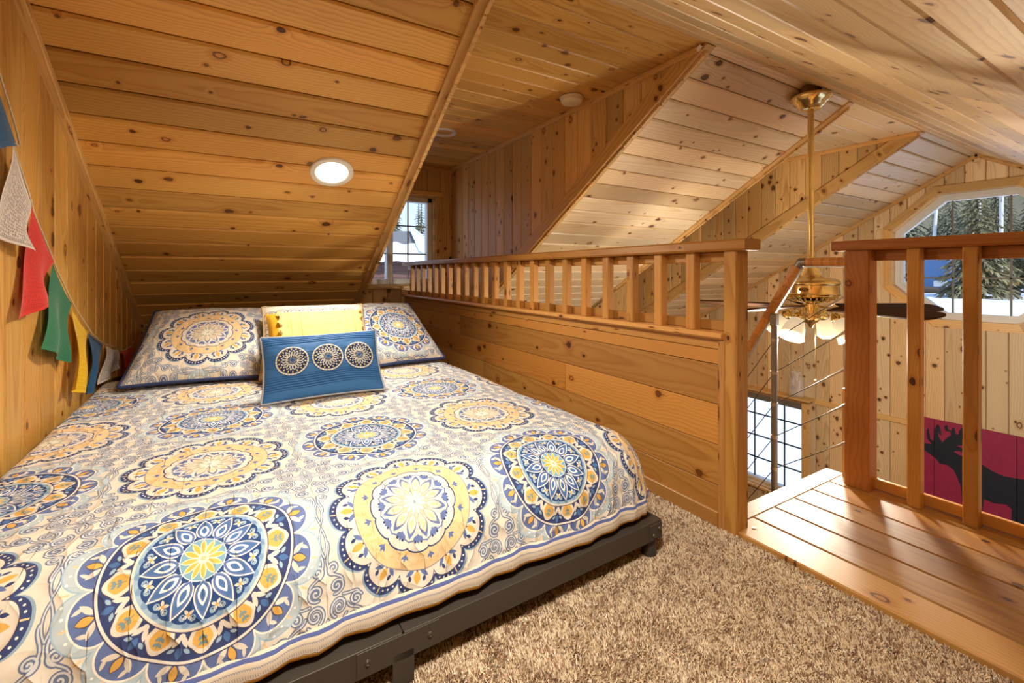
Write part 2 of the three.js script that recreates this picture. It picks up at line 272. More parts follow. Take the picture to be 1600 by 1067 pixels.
// rectangular window: P(a, b, d) maps across, up and depth (outwards) to the world
function framed(name, P, a0, a1, b0, b1, o) {
  const g = struct(name), q = (A0, A1, B0, B1, D0, D1, mat, nm, r = 0) => {
    const p = P(A0, B0, D0), s = P(A1, B1, D1), x = [p.x, s.x].sort((m, n) => m - n), y = [p.y, s.y].sort((m, n) => m - n), z = [p.z, s.z].sort((m, n) => m - n);
    return part(nm, r ? rbox(...x, ...y, ...z, r) : boxGeo(...x, ...y, ...z), mat, g);
  };
  const cas = (A0, B0, A1, B1, w, across) => part('casing', beam(P(A0, B0, -0.011), P(A1, B1, -0.011), w, 0.022, across), M.casing, g);
  const w = o.casing, A = P(1, 0, 0).sub(P(0, 0, 0)).normalize();
  cas(a0 - w / 2, b0 - w, a0 - w / 2, b1, w, A); cas(a1 + w / 2, b0 - w, a1 + w / 2, b1, w, A);
  cas(a0 - w, b1 + o.top / 2, a1 + w, b1 + o.top / 2, o.top, AY);
  if (o.sill) part('sill', beam(P(a0 - w, b0 - 0.012, o.sill / 2 - 0.05), P(a1 + w, b0 - 0.012, o.sill / 2 - 0.05), 0.024, o.sill, AY), M.casing, g);
  const j = o.depth;
  q(a0, a0 + 0.012, b0, b1, 0, j, M.casing, 'jamb'); q(a1 - 0.012, a1, b0, b1, 0, j, M.casing, 'jamb'); q(a0, a1, b1 - 0.012, b1, 0, j, M.casing, 'jamb'); q(a0, a1, b0, b0 + 0.012, 0, j, M.casing, 'jamb');
  const f = o.frame, D0 = j - 0.05, D1 = j + 0.03, f0 = a0 + 0.012, f1 = a1 - 0.012, h0 = b0 + 0.012, h1 = b1 - 0.012;
  q(f0, f0 + f, h0, h1, D0, D1, M.vinyl, 'frame', 0.006); q(f1 - f, f1, h0, h1, D0, D1, M.vinyl, 'frame', 0.006); q(f0, f1, h1 - f, h1, D0, D1, M.vinyl, 'frame', 0.006); q(f0, f1, h0, h0 + f, D0, D1, M.vinyl, 'frame', 0.006);
  if (o.mullion) q(o.mullion - 0.028, o.mullion + 0.028, h0, h1, D0 - 0.012, D1, M.vinyl, 'mullion', 0.006);
  for (const m of o.ups) q(m - o.bar / 2, m + o.bar / 2, h0 + f, h1 - f, j - 0.012, j - 0.004, o.barMat, 'muntin');
  for (const m of o.overs) q(f0 + f, f1 - f, m - o.bar / 2, m + o.bar / 2, j - 0.012, j - 0.004, o.barMat, 'muntin');
  q(f0 + f * 0.5, f1 - f * 0.5, h0 + f * 0.5, h1 - f * 0.5, j, j + 0.004, M.pane, 'pane');
  return { g, q };
}
framed('window_1', (a, b, d) => V(a, b, ZB - d), DW.x0, DW.x1, DW.y0, DW.y1, { casing: 0.07, top: 0.04, sill: 0.12, depth: 0.1, frame: 0.05, mullion: 1.2, ups: [1.015, 1.385], overs: [1.0, 1.265], bar: 0.012, barMat: M.muntin });
framed('added_window_4', (a, b, d) => V(a, b, ZF + d), FW.x0, FW.x1, FW.y0, FW.y1, { casing: 0.08, top: 0.08, sill: 0.13, depth: 0.11, frame: 0.045, mullion: 3.75, ups: [], overs: [], bar: 0.014, barMat: M.muntin });  // added hall window behind the camera, unseen, brings in daylight
{
  const { q } = framed('window_3', (a, b, d) => V(XR + d, b, a), LW.z0, LW.z1, LW.y0, LW.y1, { casing: 0.08, top: 0.06, depth: 0.13, frame: 0.035, ups: [-3.64, -3.3, -2.94], overs: [-1.46, -1.19, -0.92], bar: 0.016, barMat: M.darkMuntin, sill: 0.13 });
  q(LW.z0 + 0.03, LW.z1 - 0.014, LW.y1 - 0.09, LW.y1 - 0.014, 0.02, 0.07, M.grey, 'blind_roll', 0.01);
  q(LW.z0 - 0.14, LW.z1 + 0.14, LW.y1 + 0.055, LW.y1 + 0.08, -0.16, 0, M.casing, 'head_shelf', 0.004);
}
{
  const g = struct('window_2');     // octagon
  const ring = (outer, inner, d0, d1, mat, nm) => outer.forEach((p, i) => {
    const n = (i + 1) % 8, B = new Builder(), P = (k, d) => V(XR + d, k[1], k[0]), c = [p, outer[n], inner[n], inner[i]], L = Math.hypot(p[0] - outer[n][0], p[1] - outer[n][1]), st = Math.floor(rnd() * 16), u = rnd(), uv = [[u, (st + 0.1) / 16], [u + L / BOARD, (st + 0.1) / 16], [u + L / BOARD, (st + 0.7) / 16], [u, (st + 0.7) / 16]];
    B.quad(P(c[0], d0), P(c[1], d0), P(c[2], d0), P(c[3], d0), ...uv); B.quad(P(c[3], d1), P(c[2], d1), P(c[1], d1), P(c[0], d1), ...uv);
    for (let k = 0; k < 4; k++) B.quad(P(c[k], d0), P(c[k], d1), P(c[(k + 1) % 4], d1), P(c[(k + 1) % 4], d0), uv[k], uv[k], uv[(k + 1) % 4], uv[(k + 1) % 4]);
    part(nm, B.geo(), mat, g);
  });
  ring(octPts(0.057), octPts(-0.012), -0.022, 0.002, M.casing, 'casing');
  ring(octPts(0.0), octPts(-0.013), 0.003, 0.1, M.casing, 'jamb');
  ring(octPts(-0.013), octPts(-0.05), 0.07, 0.14, M.vinyl, 'frame');
  ring(octPts(-0.05), octPts(-0.072), 0.085, 0.13, M.vinyl, 'sash');
  const s = new THREE.Shape(octPts(-0.06).map(([z, y]) => new THREE.Vector2(z, y))), e = new THREE.ExtrudeGeometry(s, { depth: 0.004, bevelEnabled: false }); e.rotateY(-Math.PI / 2); e.translate(XR + 0.112, 0, 0);
  part('pane', e, M.pane, g);
  for (const z of [-0.18, 0.18]) part('muntin', boxGeo(XR + 0.1, XR + 0.108, OCT.cy - 0.51, OCT.cy + 0.51, RZ + z - 0.007, RZ + z + 0.007), M.muntin, g);
  for (const y of [0.775, 1.15]) part('muntin', boxGeo(XR + 0.1, XR + 0.108, y - 0.007, y + 0.007, RZ - 0.53, RZ + 0.53), M.muntin, g);
}
// ---------- trims ----------
{
  let n = 0; const trim = (geo, mat = M.trim) => { const m = part('trim_' + ++n, geo, mat, scene); m.userData.kind = 'structure'; };
  const along = (x, w, t, off, z0 = RZ, z1 = ZB) => { const P = (z) => V(x, roofY(z), z).addScaledVector(inL, off); return beam(P(z0), P(z1), w, t, AX); };
  trim(along(0.731, 0.052, 0.06, -0.017));
  trim(along(1.803, 0.06, 0.085, -0.03));
  trim(along(3.125, 0.05, 0.06, -0.018));
  trim(along(4.215, 0.06, 0.085, -0.03));
  trim(along(XL + 0.01, 0.03, 0.03, 0.013));
  trim(along(XR - 0.012, 0.024, 0.03, 0.013));
  { const P = (z) => V(XR - 0.012, roofY(z), z).addScaledVector(inR, 0.013); trim(beam(P(RZ), P(ZF), 0.024, 0.03, AX)); }
  for (const [, x] of DORM) trim(beam(V(x - 0.012, RY - 0.014, RZ - 0.02), V(x - 0.012, RY - 0.014, ZB), 0.028, 0.024, AY));
  trim(beam(V(0.76, RY - 0.014, ZB + 0.012), V(1.77, RY - 0.014, ZB + 0.012), 0.028, 0.024, AY));
}
// ---------- floors ----------
const carpetMap = (() => {
  const N = 512, d = new Uint8Array(N * N * 4);
  for (let y = 0; y < N; y++) for (let x = 0; x < N; x++) { const n = H2(x >> 1, y >> 1), m = noise(x / 5, y / 5), k = 0.55 * n + 0.45 * m, i = (y * N + x) * 4; d[i] = lerp(110, 205, k); d[i + 1] = lerp(82, 176, k); d[i + 2] = lerp(62, 150, k); d[i + 3] = 255; }
  const t = dataTex(N, N, d, true); t.repeat.set(2.2, 2.2); return t;
})();
{
  const g = struct('floor');
  part('floor_panel', boxGeo(XL, 1.4, -0.24, -0.012, ZB, ZF), M.subfloor, g);
  const c = new THREE.PlaneGeometry(1.322 - XL, ZF - ZB, 60, 170); c.rotateX(-Math.PI / 2); c.translate((1.322 + XL) / 2, -0.003, (ZF + ZB) / 2);
  const uv = c.attributes.uv, ps = c.attributes.position; for (let i = 0; i < uv.count; i++) uv.setXY(i, ps.getX(i), ps.getZ(i));
  part('carpet_backing', c, new THREE.MeshStandardMaterial({ map: carpetMap, roughness: 1 }), g);
}
{
  const m = new THREE.CylinderGeometry(0.0009, 0.0015, 0.008, 4, 1, true); m.translate(0, 0.004, 0);
  const N = 282000, im = new THREE.InstancedMesh(m, new THREE.MeshStandardMaterial({ color: 0xffffff, roughness: 1 }), N), o = new THREE.Object3D(), c = new THREE.Color(), cols = [[0.86, 0.73, 0.55], [0.74, 0.58, 0.41], [0.36, 0.22, 0.13], [0.92, 0.82, 0.67], [0.58, 0.36, 0.22]], wts = [0.36, 0.56, 0.72, 0.92, 1];
  for (let i = 0; i < N; i++) {
    const far = i > 250000, x = far ? lerp(0.98, 1.3, rnd()) : lerp(-0.05, 1.318, rnd()), z = far ? lerp(-2.6, -1.5, rnd()) : lerp(-1.6, 0.3, rnd());
    const lean = 0.2 + 0.75 * rnd(), dir = 6.28 * noise(x * 30, z * 30) + 3 * rnd();
    o.position.set(x, -0.003, z); o.rotation.set(Math.cos(dir) * lean, rnd() * 6.28, Math.sin(dir) * lean); const s = 0.75 + 0.5 * rnd(); o.scale.set(s, s, s); o.updateMatrix(); im.setMatrixAt(i, o.matrix);
    const cell = H2(Math.floor(x * 210 + 0.6 * noise(x * 300, z * 300)), Math.floor(z * 210)), k = clamp(0.25 * rnd() + 0.55 * cell + 0.3 * (noise(x * 60, z * 60) - 0.25), 0, 0.999), w = cols[wts.findIndex((q) => k <= q)], v = 0.85 + 0.3 * rnd(); im.setColorAt(i, c.setRGB(Math.min(1, w[0] * v), Math.min(1, w[1] * v), Math.min(1, w[2] * v)));
  }
  shade(im); im.name = 'carpet_pile'; im.userData = { kind: 'stuff', label: 'speckled beige and brown carpet pile covering the loft floor', category: 'carpet' }; scene.add(im);
}
{
  const g = struct('floor');        // boarded landing beside the carpet
  const y = 0.014, W = 0.1245, X0 = 1.322;
  part('floor_panel', boxGeo(1.4, 2.05, -0.24, -0.012, -0.9, ZF), M.subfloor, g);
  field(g, WOOD.deck, V(X0, y, -0.868), AZ, AX, AY, W, 6, (y0, y1) => { const end = y1 > 0.74 ? 0.726 : 0; return [[0, 2.43, 0, 2.43]]; }, 0.024, 0.004);
  part('nosing', beam(V(X0, y - 0.0135, -0.904), V(X0 + 0.747, y - 0.0135, -0.904), 0.07, 0.027, AZ, 0.005), WOOD.deck[2], g);
  part('fascia', beam(V(1.4, -0.13, -0.915), V(2.07, -0.13, -0.915), 0.2, 0.02, AY), M.trim, g);
  part('fascia', beam(V(2.06, -0.13, -0.92), V(2.06, -0.13, ZF), 0.2, 0.02, AY), M.trim, g);
  const scr = (x, z) => { const s = new THREE.CylinderGeometry(0.006, 0.006, 0.003, 12); s.translate(x, y + 0.0005, z); part('screw', s, M.steel, g); };
  scr(1.385, -0.83); scr(1.36, -0.22); scr(1.96, -0.9);
}
{
  const g = struct('floor');        // hall floor far below
  part('floor_panel', boxGeo(XL - 0.1, XR + 0.1, HALL - 0.12, HALL, ZB - 0.1, ZF + 0.1), M.subfloor, g);
}
// ---------- half wall along the stairwell ----------
const HX = 1.322, HZ = -0.905;
{
  const g = struct('wall_half');
  part('wall_panel', boxGeo(HX + 0.017, 1.395, -0.012, 0.6, ZB, HZ), M.shell, g);
  const L = HZ - ZB, rows = [[0, 0.129], [0.129, 0.26], [0.26, 0.39], [0.39, 0.519], [0.519, 0.567], [0.567, 0.606]];
  rows.forEach(([y0, y1], i) => {
    const cut = i === 2 ? -1.707 : i === 3 ? -2.9 : i === 1 ? -2.55 : i === 0 ? -1.95 : 0, O = V(HX, (y0 + y1) / 2, HZ), e = V(0, 0, -1), mat = WOOD.half[i % 3];
    if (cut) { const k = HZ - cut; board(g, mat, O, e, AY, V(-1, 0, 0), y1 - y0, 0, k - 0.0012, 0, k - 0.0012, 0.016, 0.0008); board(g, WOOD.half[(i + 1) % 3], O, e, AY, V(-1, 0, 0), y1 - y0, k + 0.0012, L, k + 0.0012, L, 0.016, 0.0008); }
    else board(g, mat, O, e, AY, V(-1, 0, 0), y1 - y0, 0, L, 0, L, i === 5 ? 0.02 : 0.016, 0.0008);
  });
  part('baseboard', beam(V(HX - 0.006, 0.025, HZ), V(HX - 0.006, 0.025, ZB), 0.05, 0.014, AY), WOOD.half[1], g);
  part('end_strip', beam(V(HX + 0.004, -0.002, HZ + 0.011), V(HX + 0.004, 0.604, HZ + 0.011), 0.026, 0.03, AZ), M.cap, g);
  part('cap', beam(V(HX + 0.03, 0.613, HZ + 0.022), V(HX + 0.03, 0.613, ZB), 0.115, 0.02, AX, 0.006), M.cap, g);
}

// ---------- printed quilt cloth: 0.76 x 0.80 m repeat with two kinds of rosette ----------
const CW = 2048, TW = 0.76, TH = 0.8;
const C = { cream: '#e0d9cd', navy: '#3b4673', deep: '#2f4a80', blue: '#4f72a8', peri: '#6577ab', sky: '#9db9cf', pale: '#b7c6cf', gold: '#dcae5c', honey: '#e4c79a', line: '#4a4560', grey: '#8b95a8' };
const almond = (g, r0, r1, w, bulge = 0.5) => { const m = lerp(r0, r1, bulge); g.beginPath(); g.moveTo(r0, 0); g.quadraticCurveTo(m, -w, r1, 0); g.quadraticCurveTo(m, w, r0, 0); g.closePath(); };
const leaf = (g, x, y, a, L, w, fill) => { g.save(); g.translate(x, y); g.rotate(a); almond(g, 0, L, w); g.fillStyle = fill; g.fill(); g.restore(); };
function spin(g, n, f, off = 0) { for (let i = 0; i < n; i++) { g.save(); g.rotate((i + off) * 2 * Math.PI / n); f(g, i); g.restore(); } }
function scallop(g, R, r, n) { g.beginPath(); for (let i = 0; i <= n * 24; i++) { const a = i / (n * 24) * 2 * Math.PI, q = ((a * n / (2 * Math.PI)) % 1) * 2 - 1, d = R + r * Math.sqrt(Math.max(0, 1 - q * q * 0.97)); g.lineTo(Math.cos(a) * d, Math.sin(a) * d); } g.closePath(); }
const disc = (g, r, fill, stroke, lw) => { g.beginPath(); g.arc(0, 0, r, 0, 6.2832); if (fill) { g.fillStyle = fill; g.fill(); } if (stroke) { g.strokeStyle = stroke; g.lineWidth = lw; g.stroke(); } };
const dot = (g, x, y, r, fill) => { g.beginPath(); g.arc(x, y, r, 0, 6.2832); g.fillStyle = fill; g.fill(); };
function curl(g, x, y, s, dir, rot, col, lw) { g.save(); g.translate(x, y); g.rotate(rot); g.scale(s, s * dir); g.beginPath(); for (let i = 0; i <= 60; i++) { const t = i / 60, a = t * 11, r = 0.5 * (1 - t * 0.86); g.lineTo(r * Math.cos(a) - 0.5 + t * 0.35, r * Math.sin(a)); } g.strokeStyle = col; g.lineWidth = lw / s; g.lineCap = 'round'; g.stroke(); g.restore(); }
function rosetteBlue(g) {
  scallop(g, 0.8, 0.2, 12); g.fillStyle = C.pale; g.fill(); g.strokeStyle = C.sky; g.lineWidth = 0.012; g.stroke();
  spin(g, 72, (c) => dot(c, 0.935, 0, 0.011, '#eef2f2')); spin(g, 24, (c) => { c.fillStyle = C.honey; c.fillRect(0.9, -0.008, 0.06, 0.016); });
  scallop(g, 0.72, 0.19, 12); g.fillStyle = C.peri; g.fill(); g.strokeStyle = '#f2ece0'; g.lineWidth = 0.014; g.stroke();
  spin(g, 12, (c) => { leaf(c, 0.74, 0, 0, 0.13, 0.075, C.line); leaf(c, 0.745, 0, 0, 0.12, 0.06, C.gold); leaf(c, 0.74, 0.02, 0.9, 0.13, 0.045, C.cream); leaf(c, 0.74, -0.02, -0.9, 0.13, 0.045, C.cream); leaf(c, 0.79, 0.1, -0.3, 0.09, 0.03, C.cream); leaf(c, 0.79, -0.1, 0.3, 0.09, 0.03, C.cream); }, 0.5);
  disc(g, 0.73, C.navy, '#e9e4dc', 0.02); disc(g, 0.745, null, C.line, 0.008);
  spin(g, 12, (c) => {
    c.beginPath(); c.moveTo(0.505, -0.075); c.bezierCurveTo(0.56, -0.1, 0.6, -0.135, 0.64, -0.085); c.bezierCurveTo(0.665, -0.06, 0.7, -0.05, 0.705, 0); c.bezierCurveTo(0.7, 0.05, 0.665, 0.06, 0.64, 0.085); c.bezierCurveTo(0.6, 0.135, 0.56, 0.1, 0.505, 0.075); c.closePath();
    c.fillStyle = C.cream; c.fill(); c.strokeStyle = C.line; c.lineWidth = 0.008; c.stroke();
    c.save(); c.translate(0.6, 0); c.scale(0.76, 0.76); c.translate(-0.6, 0); c.beginPath(); c.moveTo(0.5, -0.06); c.bezierCurveTo(0.56, -0.09, 0.6, -0.12, 0.64, -0.075); c.bezierCurveTo(0.7, -0.03, 0.7, 0.03, 0.64, 0.075); c.bezierCurveTo(0.6, 0.12, 0.56, 0.09, 0.5, 0.06); c.closePath(); c.fillStyle = C.gold; c.fill(); c.restore();
    c.strokeStyle = '#7d8a86'; c.lineWidth = 0.007; c.beginPath(); c.moveTo(0.54, 0); c.lineTo(0.65, 0); c.stroke();
    for (const s of [-1, 1]) { leaf(c, 0.57, 0, 0.8 * s, 0.045, 0.025, '#7f9aa0'); leaf(c, 0.61, 0, 0.8 * s, 0.045, 0.025, '#7f9aa0'); }
  });
  spin(g, 12, (c) => { leaf(c, 0.535, 0, 0.5, 0.11, 0.04, C.cream); leaf(c, 0.535, 0, -0.5, 0.11, 0.04, C.cream); dot(c, 0.55, 0, 0.024, C.cream); leaf(c, 0.62, 0, 0, 0.09, 0.05, C.blue); leaf(c, 0.64, 0.03, 1.1, 0.06, 0.03, C.sky); leaf(c, 0.64, -0.03, -1.1, 0.06, 0.03, C.sky); }, 0.5);
  disc(g, 0.52, C.cream, C.line, 0.008); disc(g, 0.495, C.sky, null); spin(g, 24, (c) => dot(c, 0.462, 0, 0.03, '#7e9cc0'));
  scallop(g, 0.44, 0.025, 24); g.fillStyle = C.deep; g.fill();
  spin(g, 12, (c) => { for (let k = 0; k < 4; k++) { c.save(); c.translate(0.4, 0); c.rotate(k * 1.5708 + 0.785); almond(c, 0, 0.048, 0.026); c.fillStyle = C.cream; c.fill(); c.restore(); } dot(c, 0.4, 0, 0.012, C.gold); curl(c, 0.43, 0.055, 0.05, 1, 1.2, C.sky, 0.009); curl(c, 0.43, -0.055, 0.05, -1, -1.2, C.sky, 0.009); }, 0.5);
  spin(g, 12, (c) => { almond(c, 0.17, 0.45, 0.125, 0.3); c.fillStyle = C.peri; c.fill(); c.strokeStyle = '#f0eee6'; c.lineWidth = 0.011; c.stroke(); almond(c, 0.19, 0.42, 0.09, 0.3); c.fillStyle = C.blue; c.fill(); almond(c, 0.2, 0.36, 0.075, 0.42); c.fillStyle = '#eef0ee'; c.fill(); almond(c, 0.235, 0.33, 0.042, 0.45); c.fillStyle = C.blue; c.fill(); });
  spin(g, 12, (c) => dot(c, 0.175, 0, 0.034, C.deep), 0.5); disc(g, 0.175, '#7fa8c0', '#dfe6e4', 0.007);
  spin(g, 12, (c) => { almond(c, 0.03, 0.165, 0.042, 0.6); c.fillStyle = '#e6b85c'; c.fill(); c.strokeStyle = '#f3ead2'; c.lineWidth = 0.006; c.stroke(); }); disc(g, 0.045, '#f1ead6', null); disc(g, 0.02, C.honey, null);
}
function rosetteGold(g) {
  scallop(g, 0.82, 0.18, 12); g.fillStyle = '#8fa9bf'; g.fill();
  scallop(g, 0.8, 0.175, 12); g.fillStyle = C.navy; g.fill();
  for (let i = 0; i < 12 * 9; i++) { const a = i / 108 * 6.2832, q = ((i / 9) % 1) * 2 - 1, d = 0.765 + 0.172 * Math.sqrt(1 - q * q * 0.97); g.save(); g.translate(Math.cos(a) * d, Math.sin(a) * d); g.rotate(a); if (i % 9 === 4) { g.fillStyle = C.honey; g.fillRect(-0.03, -0.007, 0.06, 0.014); } else dot(g, 0, 0, 0.0105, '#f0ece2'); g.restore(); }
  scallop(g, 0.735, 0.17, 12); g.fillStyle = C.cream; g.fill(); g.strokeStyle = C.line; g.lineWidth = 0.008; g.stroke();
  spin(g, 12, (c) => { leaf(c, 0.71, 0, 0, 0.15, 0.07, C.gold); leaf(c, 0.7, 0.03, 0.95, 0.12, 0.045, C.peri); leaf(c, 0.7, -0.03, -0.95, 0.12, 0.045, C.peri); leaf(c, 0.76, 0.085, -0.1, 0.07, 0.035, C.navy); leaf(c, 0.76, -0.085, 0.1, 0.07, 0.035, C.navy); leaf(c, 0.66, 0, 0, 0.07, 0.03, C.navy); }, 0.5);
  disc(g, 0.71, C.honey, '#7e7684', 0.008);
  const r = mulberry(5); for (let i = 0; i < 260; i++) { const a = r() * 6.2832, d = lerp(0.52, 0.69, r()); g.save(); g.rotate(a); g.translate(d, 0); g.rotate(r() * 6); g.globalAlpha = 0.4; almond(g, -0.03, 0.03, 0.018); g.fillStyle = r() < 0.5 ? C.gold : '#ecdab8'; g.fill(); g.globalAlpha = 1; g.restore(); }
  spin(g, 12, (c) => { leaf(c, 0.54, 0, 0, 0.09, 0.03, C.peri); leaf(c, 0.56, 0, 0.75, 0.06, 0.025, C.peri); leaf(c, 0.56, 0, -0.75, 0.06, 0.025, C.peri); });
  scallop(g, 0.48, 0.04, 12); g.fillStyle = C.cream; g.fill(); g.strokeStyle = C.navy; g.lineWidth = 0.015; g.stroke();
  scallop(g, 0.435, -0.03, 12); g.strokeStyle = C.peri; g.lineWidth = 0.014; g.stroke();
  spin(g, 12, (c) => { leaf(c, 0.34, 0, 0, 0.1, 0.05, C.peri); for (const s of [-1, 1]) { leaf(c, 0.36, 0, s * 0.9, 0.075, 0.04, C.peri); dot(c, 0.42, s * 0.035, 0.014, C.navy); } }, 0.5);
  spin(g, 12, (c) => { almond(c, 0.12, 0.4, 0.11, 0.5); c.fillStyle = C.peri; c.fill(); almond(c, 0.14, 0.34, 0.085, 0.5); c.fillStyle = C.cream; c.fill(); c.strokeStyle = C.honey; c.lineWidth = 0.01; c.stroke(); almond(c, 0.19, 0.3, 0.04, 0.5); c.fillStyle = '#d9c79c'; c.fill(); });
  spin(g, 12, (c) => { almond(c, 0.02, 0.2, 0.05, 0.6); c.fillStyle = '#b9bda9'; c.fill(); }, 0.5);
  spin(g, 12, (c) => { almond(c, 0.02, 0.15, 0.032, 0.6); c.fillStyle = '#f3efe2'; c.fill(); }); disc(g, 0.022, C.sky, null);
}
function scrolls(g, s) {
  const jobs = [], L = (f, w) => jobs.push([f, w]);
  for (const [sx, sy] of [[1, 1], [-1, 1], [1, -1], [-1, -1]]) {
    const spiral = (x, y, r, dir, rot) => L(() => { for (let i = 0; i <= 50; i++) { const t = i / 50, a = rot + dir * t * 10.5, q = r * (1 - t * 0.9); const X = sx * (x + q * Math.cos(a)), Y = sy * (y + q * Math.sin(a)); if (i) g.lineTo(X, Y); else g.moveTo(X, Y); } }, 0.034);
    spiral(0.235, 0.115, 0.09, 1, 2.2); spiral(0.115, 0.27, 0.085, -1, 4.2); spiral(0.42, 0.1, 0.075, -1, 2.6); spiral(0.1, 0.46, 0.075, 1, 4.4); spiral(0.6, 0.075, 0.055, 1, 2.4); spiral(0.075, 0.63, 0.055, -1, 4.6); spiral(0.285, 0.285, 0.06, 1, 0.5);
    const cv = (p) => L(() => { g.moveTo(sx * p[0], sy * p[1]); for (let i = 2; i + 5 < p.length + 1; i += 6) g.bezierCurveTo(sx * p[i], sy * p[i + 1], sx * p[i + 2], sy * p[i + 3], sx * p[i + 4], sy * p[i + 5]); }, 0.03);
    cv([0.03, 0.1, 0.1, 0.0, 0.16, 0.02, 0.16, 0.115]); cv([0.34, 0.16, 0.3, 0.22, 0.22, 0.2, 0.2, 0.27]); cv([0.16, 0.36, 0.24, 0.34, 0.3, 0.38, 0.31, 0.345]); cv([0.48, 0.16, 0.56, 0.14, 0.52, 0.03, 0.66, 0.02, 0.72, 0.02, 0.78, 0.06, 0.84, 0.04]); cv([0.16, 0.5, 0.14, 0.58, 0.03, 0.54, 0.02, 0.7, 0.02, 0.76, 0.06, 0.8, 0.04, 0.86]);
  }
  for (let k = 0; k < 4; k++) { const c = Math.cos(k * 1.5708), n = Math.sin(k * 1.5708), P = (x, y) => [s * 0 + c * x - n * y, n * x + c * y]; L(() => { g.moveTo(...P(0.02, 0)); g.quadraticCurveTo(...P(0.1, -0.07), ...P(0.2, 0)); g.quadraticCurveTo(...P(0.1, 0.07), ...P(0.02, 0)); }, 0.026); L(() => { g.moveTo(...P(0.74, 0)); g.quadraticCurveTo(...P(0.86, -0.06), ...P(1, 0)); g.quadraticCurveTo(...P(0.86, 0.06), ...P(0.74, 0)); }, 0.024); }
  g.scale(s, s); g.lineCap = 'round';
  for (const [col, k] of [['#6d7a9a', 1.15], ['#cfd3d6', 0.45]]) for (const [f, w] of jobs) { g.beginPath(); f(); g.strokeStyle = col; g.lineWidth = w * k; g.stroke(); }
}
const spots = []; for (let j = -1; j <= 4; j++) for (let i = -1; i <= 4; i++) spots.push([i, j]);
const quiltMap = canvasTex(CW, CW, (g) => {
  g.fillStyle = C.cream; g.fillRect(0, 0, CW, CW); const q = CW / 4;
  const each = (f) => { for (const [i, j] of spots) { g.save(); g.translate((i * 2 + 1) * q, (j * 2 + 1) * q); f(i, j); g.restore(); } };
  for (const [i, j] of spots) { g.save(); g.translate(i * 2 * q, j * 2 * q); scrolls(g, q * 0.98); g.restore(); }
  each((i, j) => { const k = (i + j) & 1 ? 0.93 : 1.0; g.scale(q * k, q * k); g.rotate(0.13 * ((i * 7 + j * 3) % 4)); if ((i + j) & 1) rosetteGold(g); else rosetteBlue(g); });
});
const quiltBump = (() => {
  const N = 1024, d = new Uint8Array(N * N * 4);
  for (let y = 0; y < N; y++) for (let x = 0; x < N; x++) {
    const u = x / N, v = y / N, wave = Math.sin(v * 6.2832 * 8) * 0.012 + 0.012 * Math.sin(v * 6.2832 * 5 + Math.floor(u * 16) * 1.7);
    const l = Math.abs((((u + wave) * 16) % 1 + 1) % 1 - 0.5) * 2, w2 = Math.abs((((v + Math.sin(u * 6.2832 * 7) * 0.014) * 9) % 1 + 1) % 1 - 0.5) * 2;
    const s = Math.min(1, Math.sqrt(1 - l * l * 0.98)) * 0.6 + 0.25 * Math.sqrt(1 - w2 * w2 * 0.98) + 0.15 * noise(u * 64, v * 64, 64);
    const i = (y * N + x) * 4; d[i] = d[i + 1] = d[i + 2] = s * 255; d[i + 3] = 255;
  }
  return dataTex(N, N, d, false);
})();
const cloth = (map, extra = {}) => new THREE.MeshPhysicalMaterial({ map, roughness: 0.85, sheen: 0.25, sheenRoughness: 0.6, sheenColor: new THREE.Color(0.6, 0.6, 0.65), specularIntensity: 0.3, side: THREE.DoubleSide, ...extra });
const quiltM = cloth(quiltMap, { bumpMap: quiltBump, bumpScale: 0.008 });

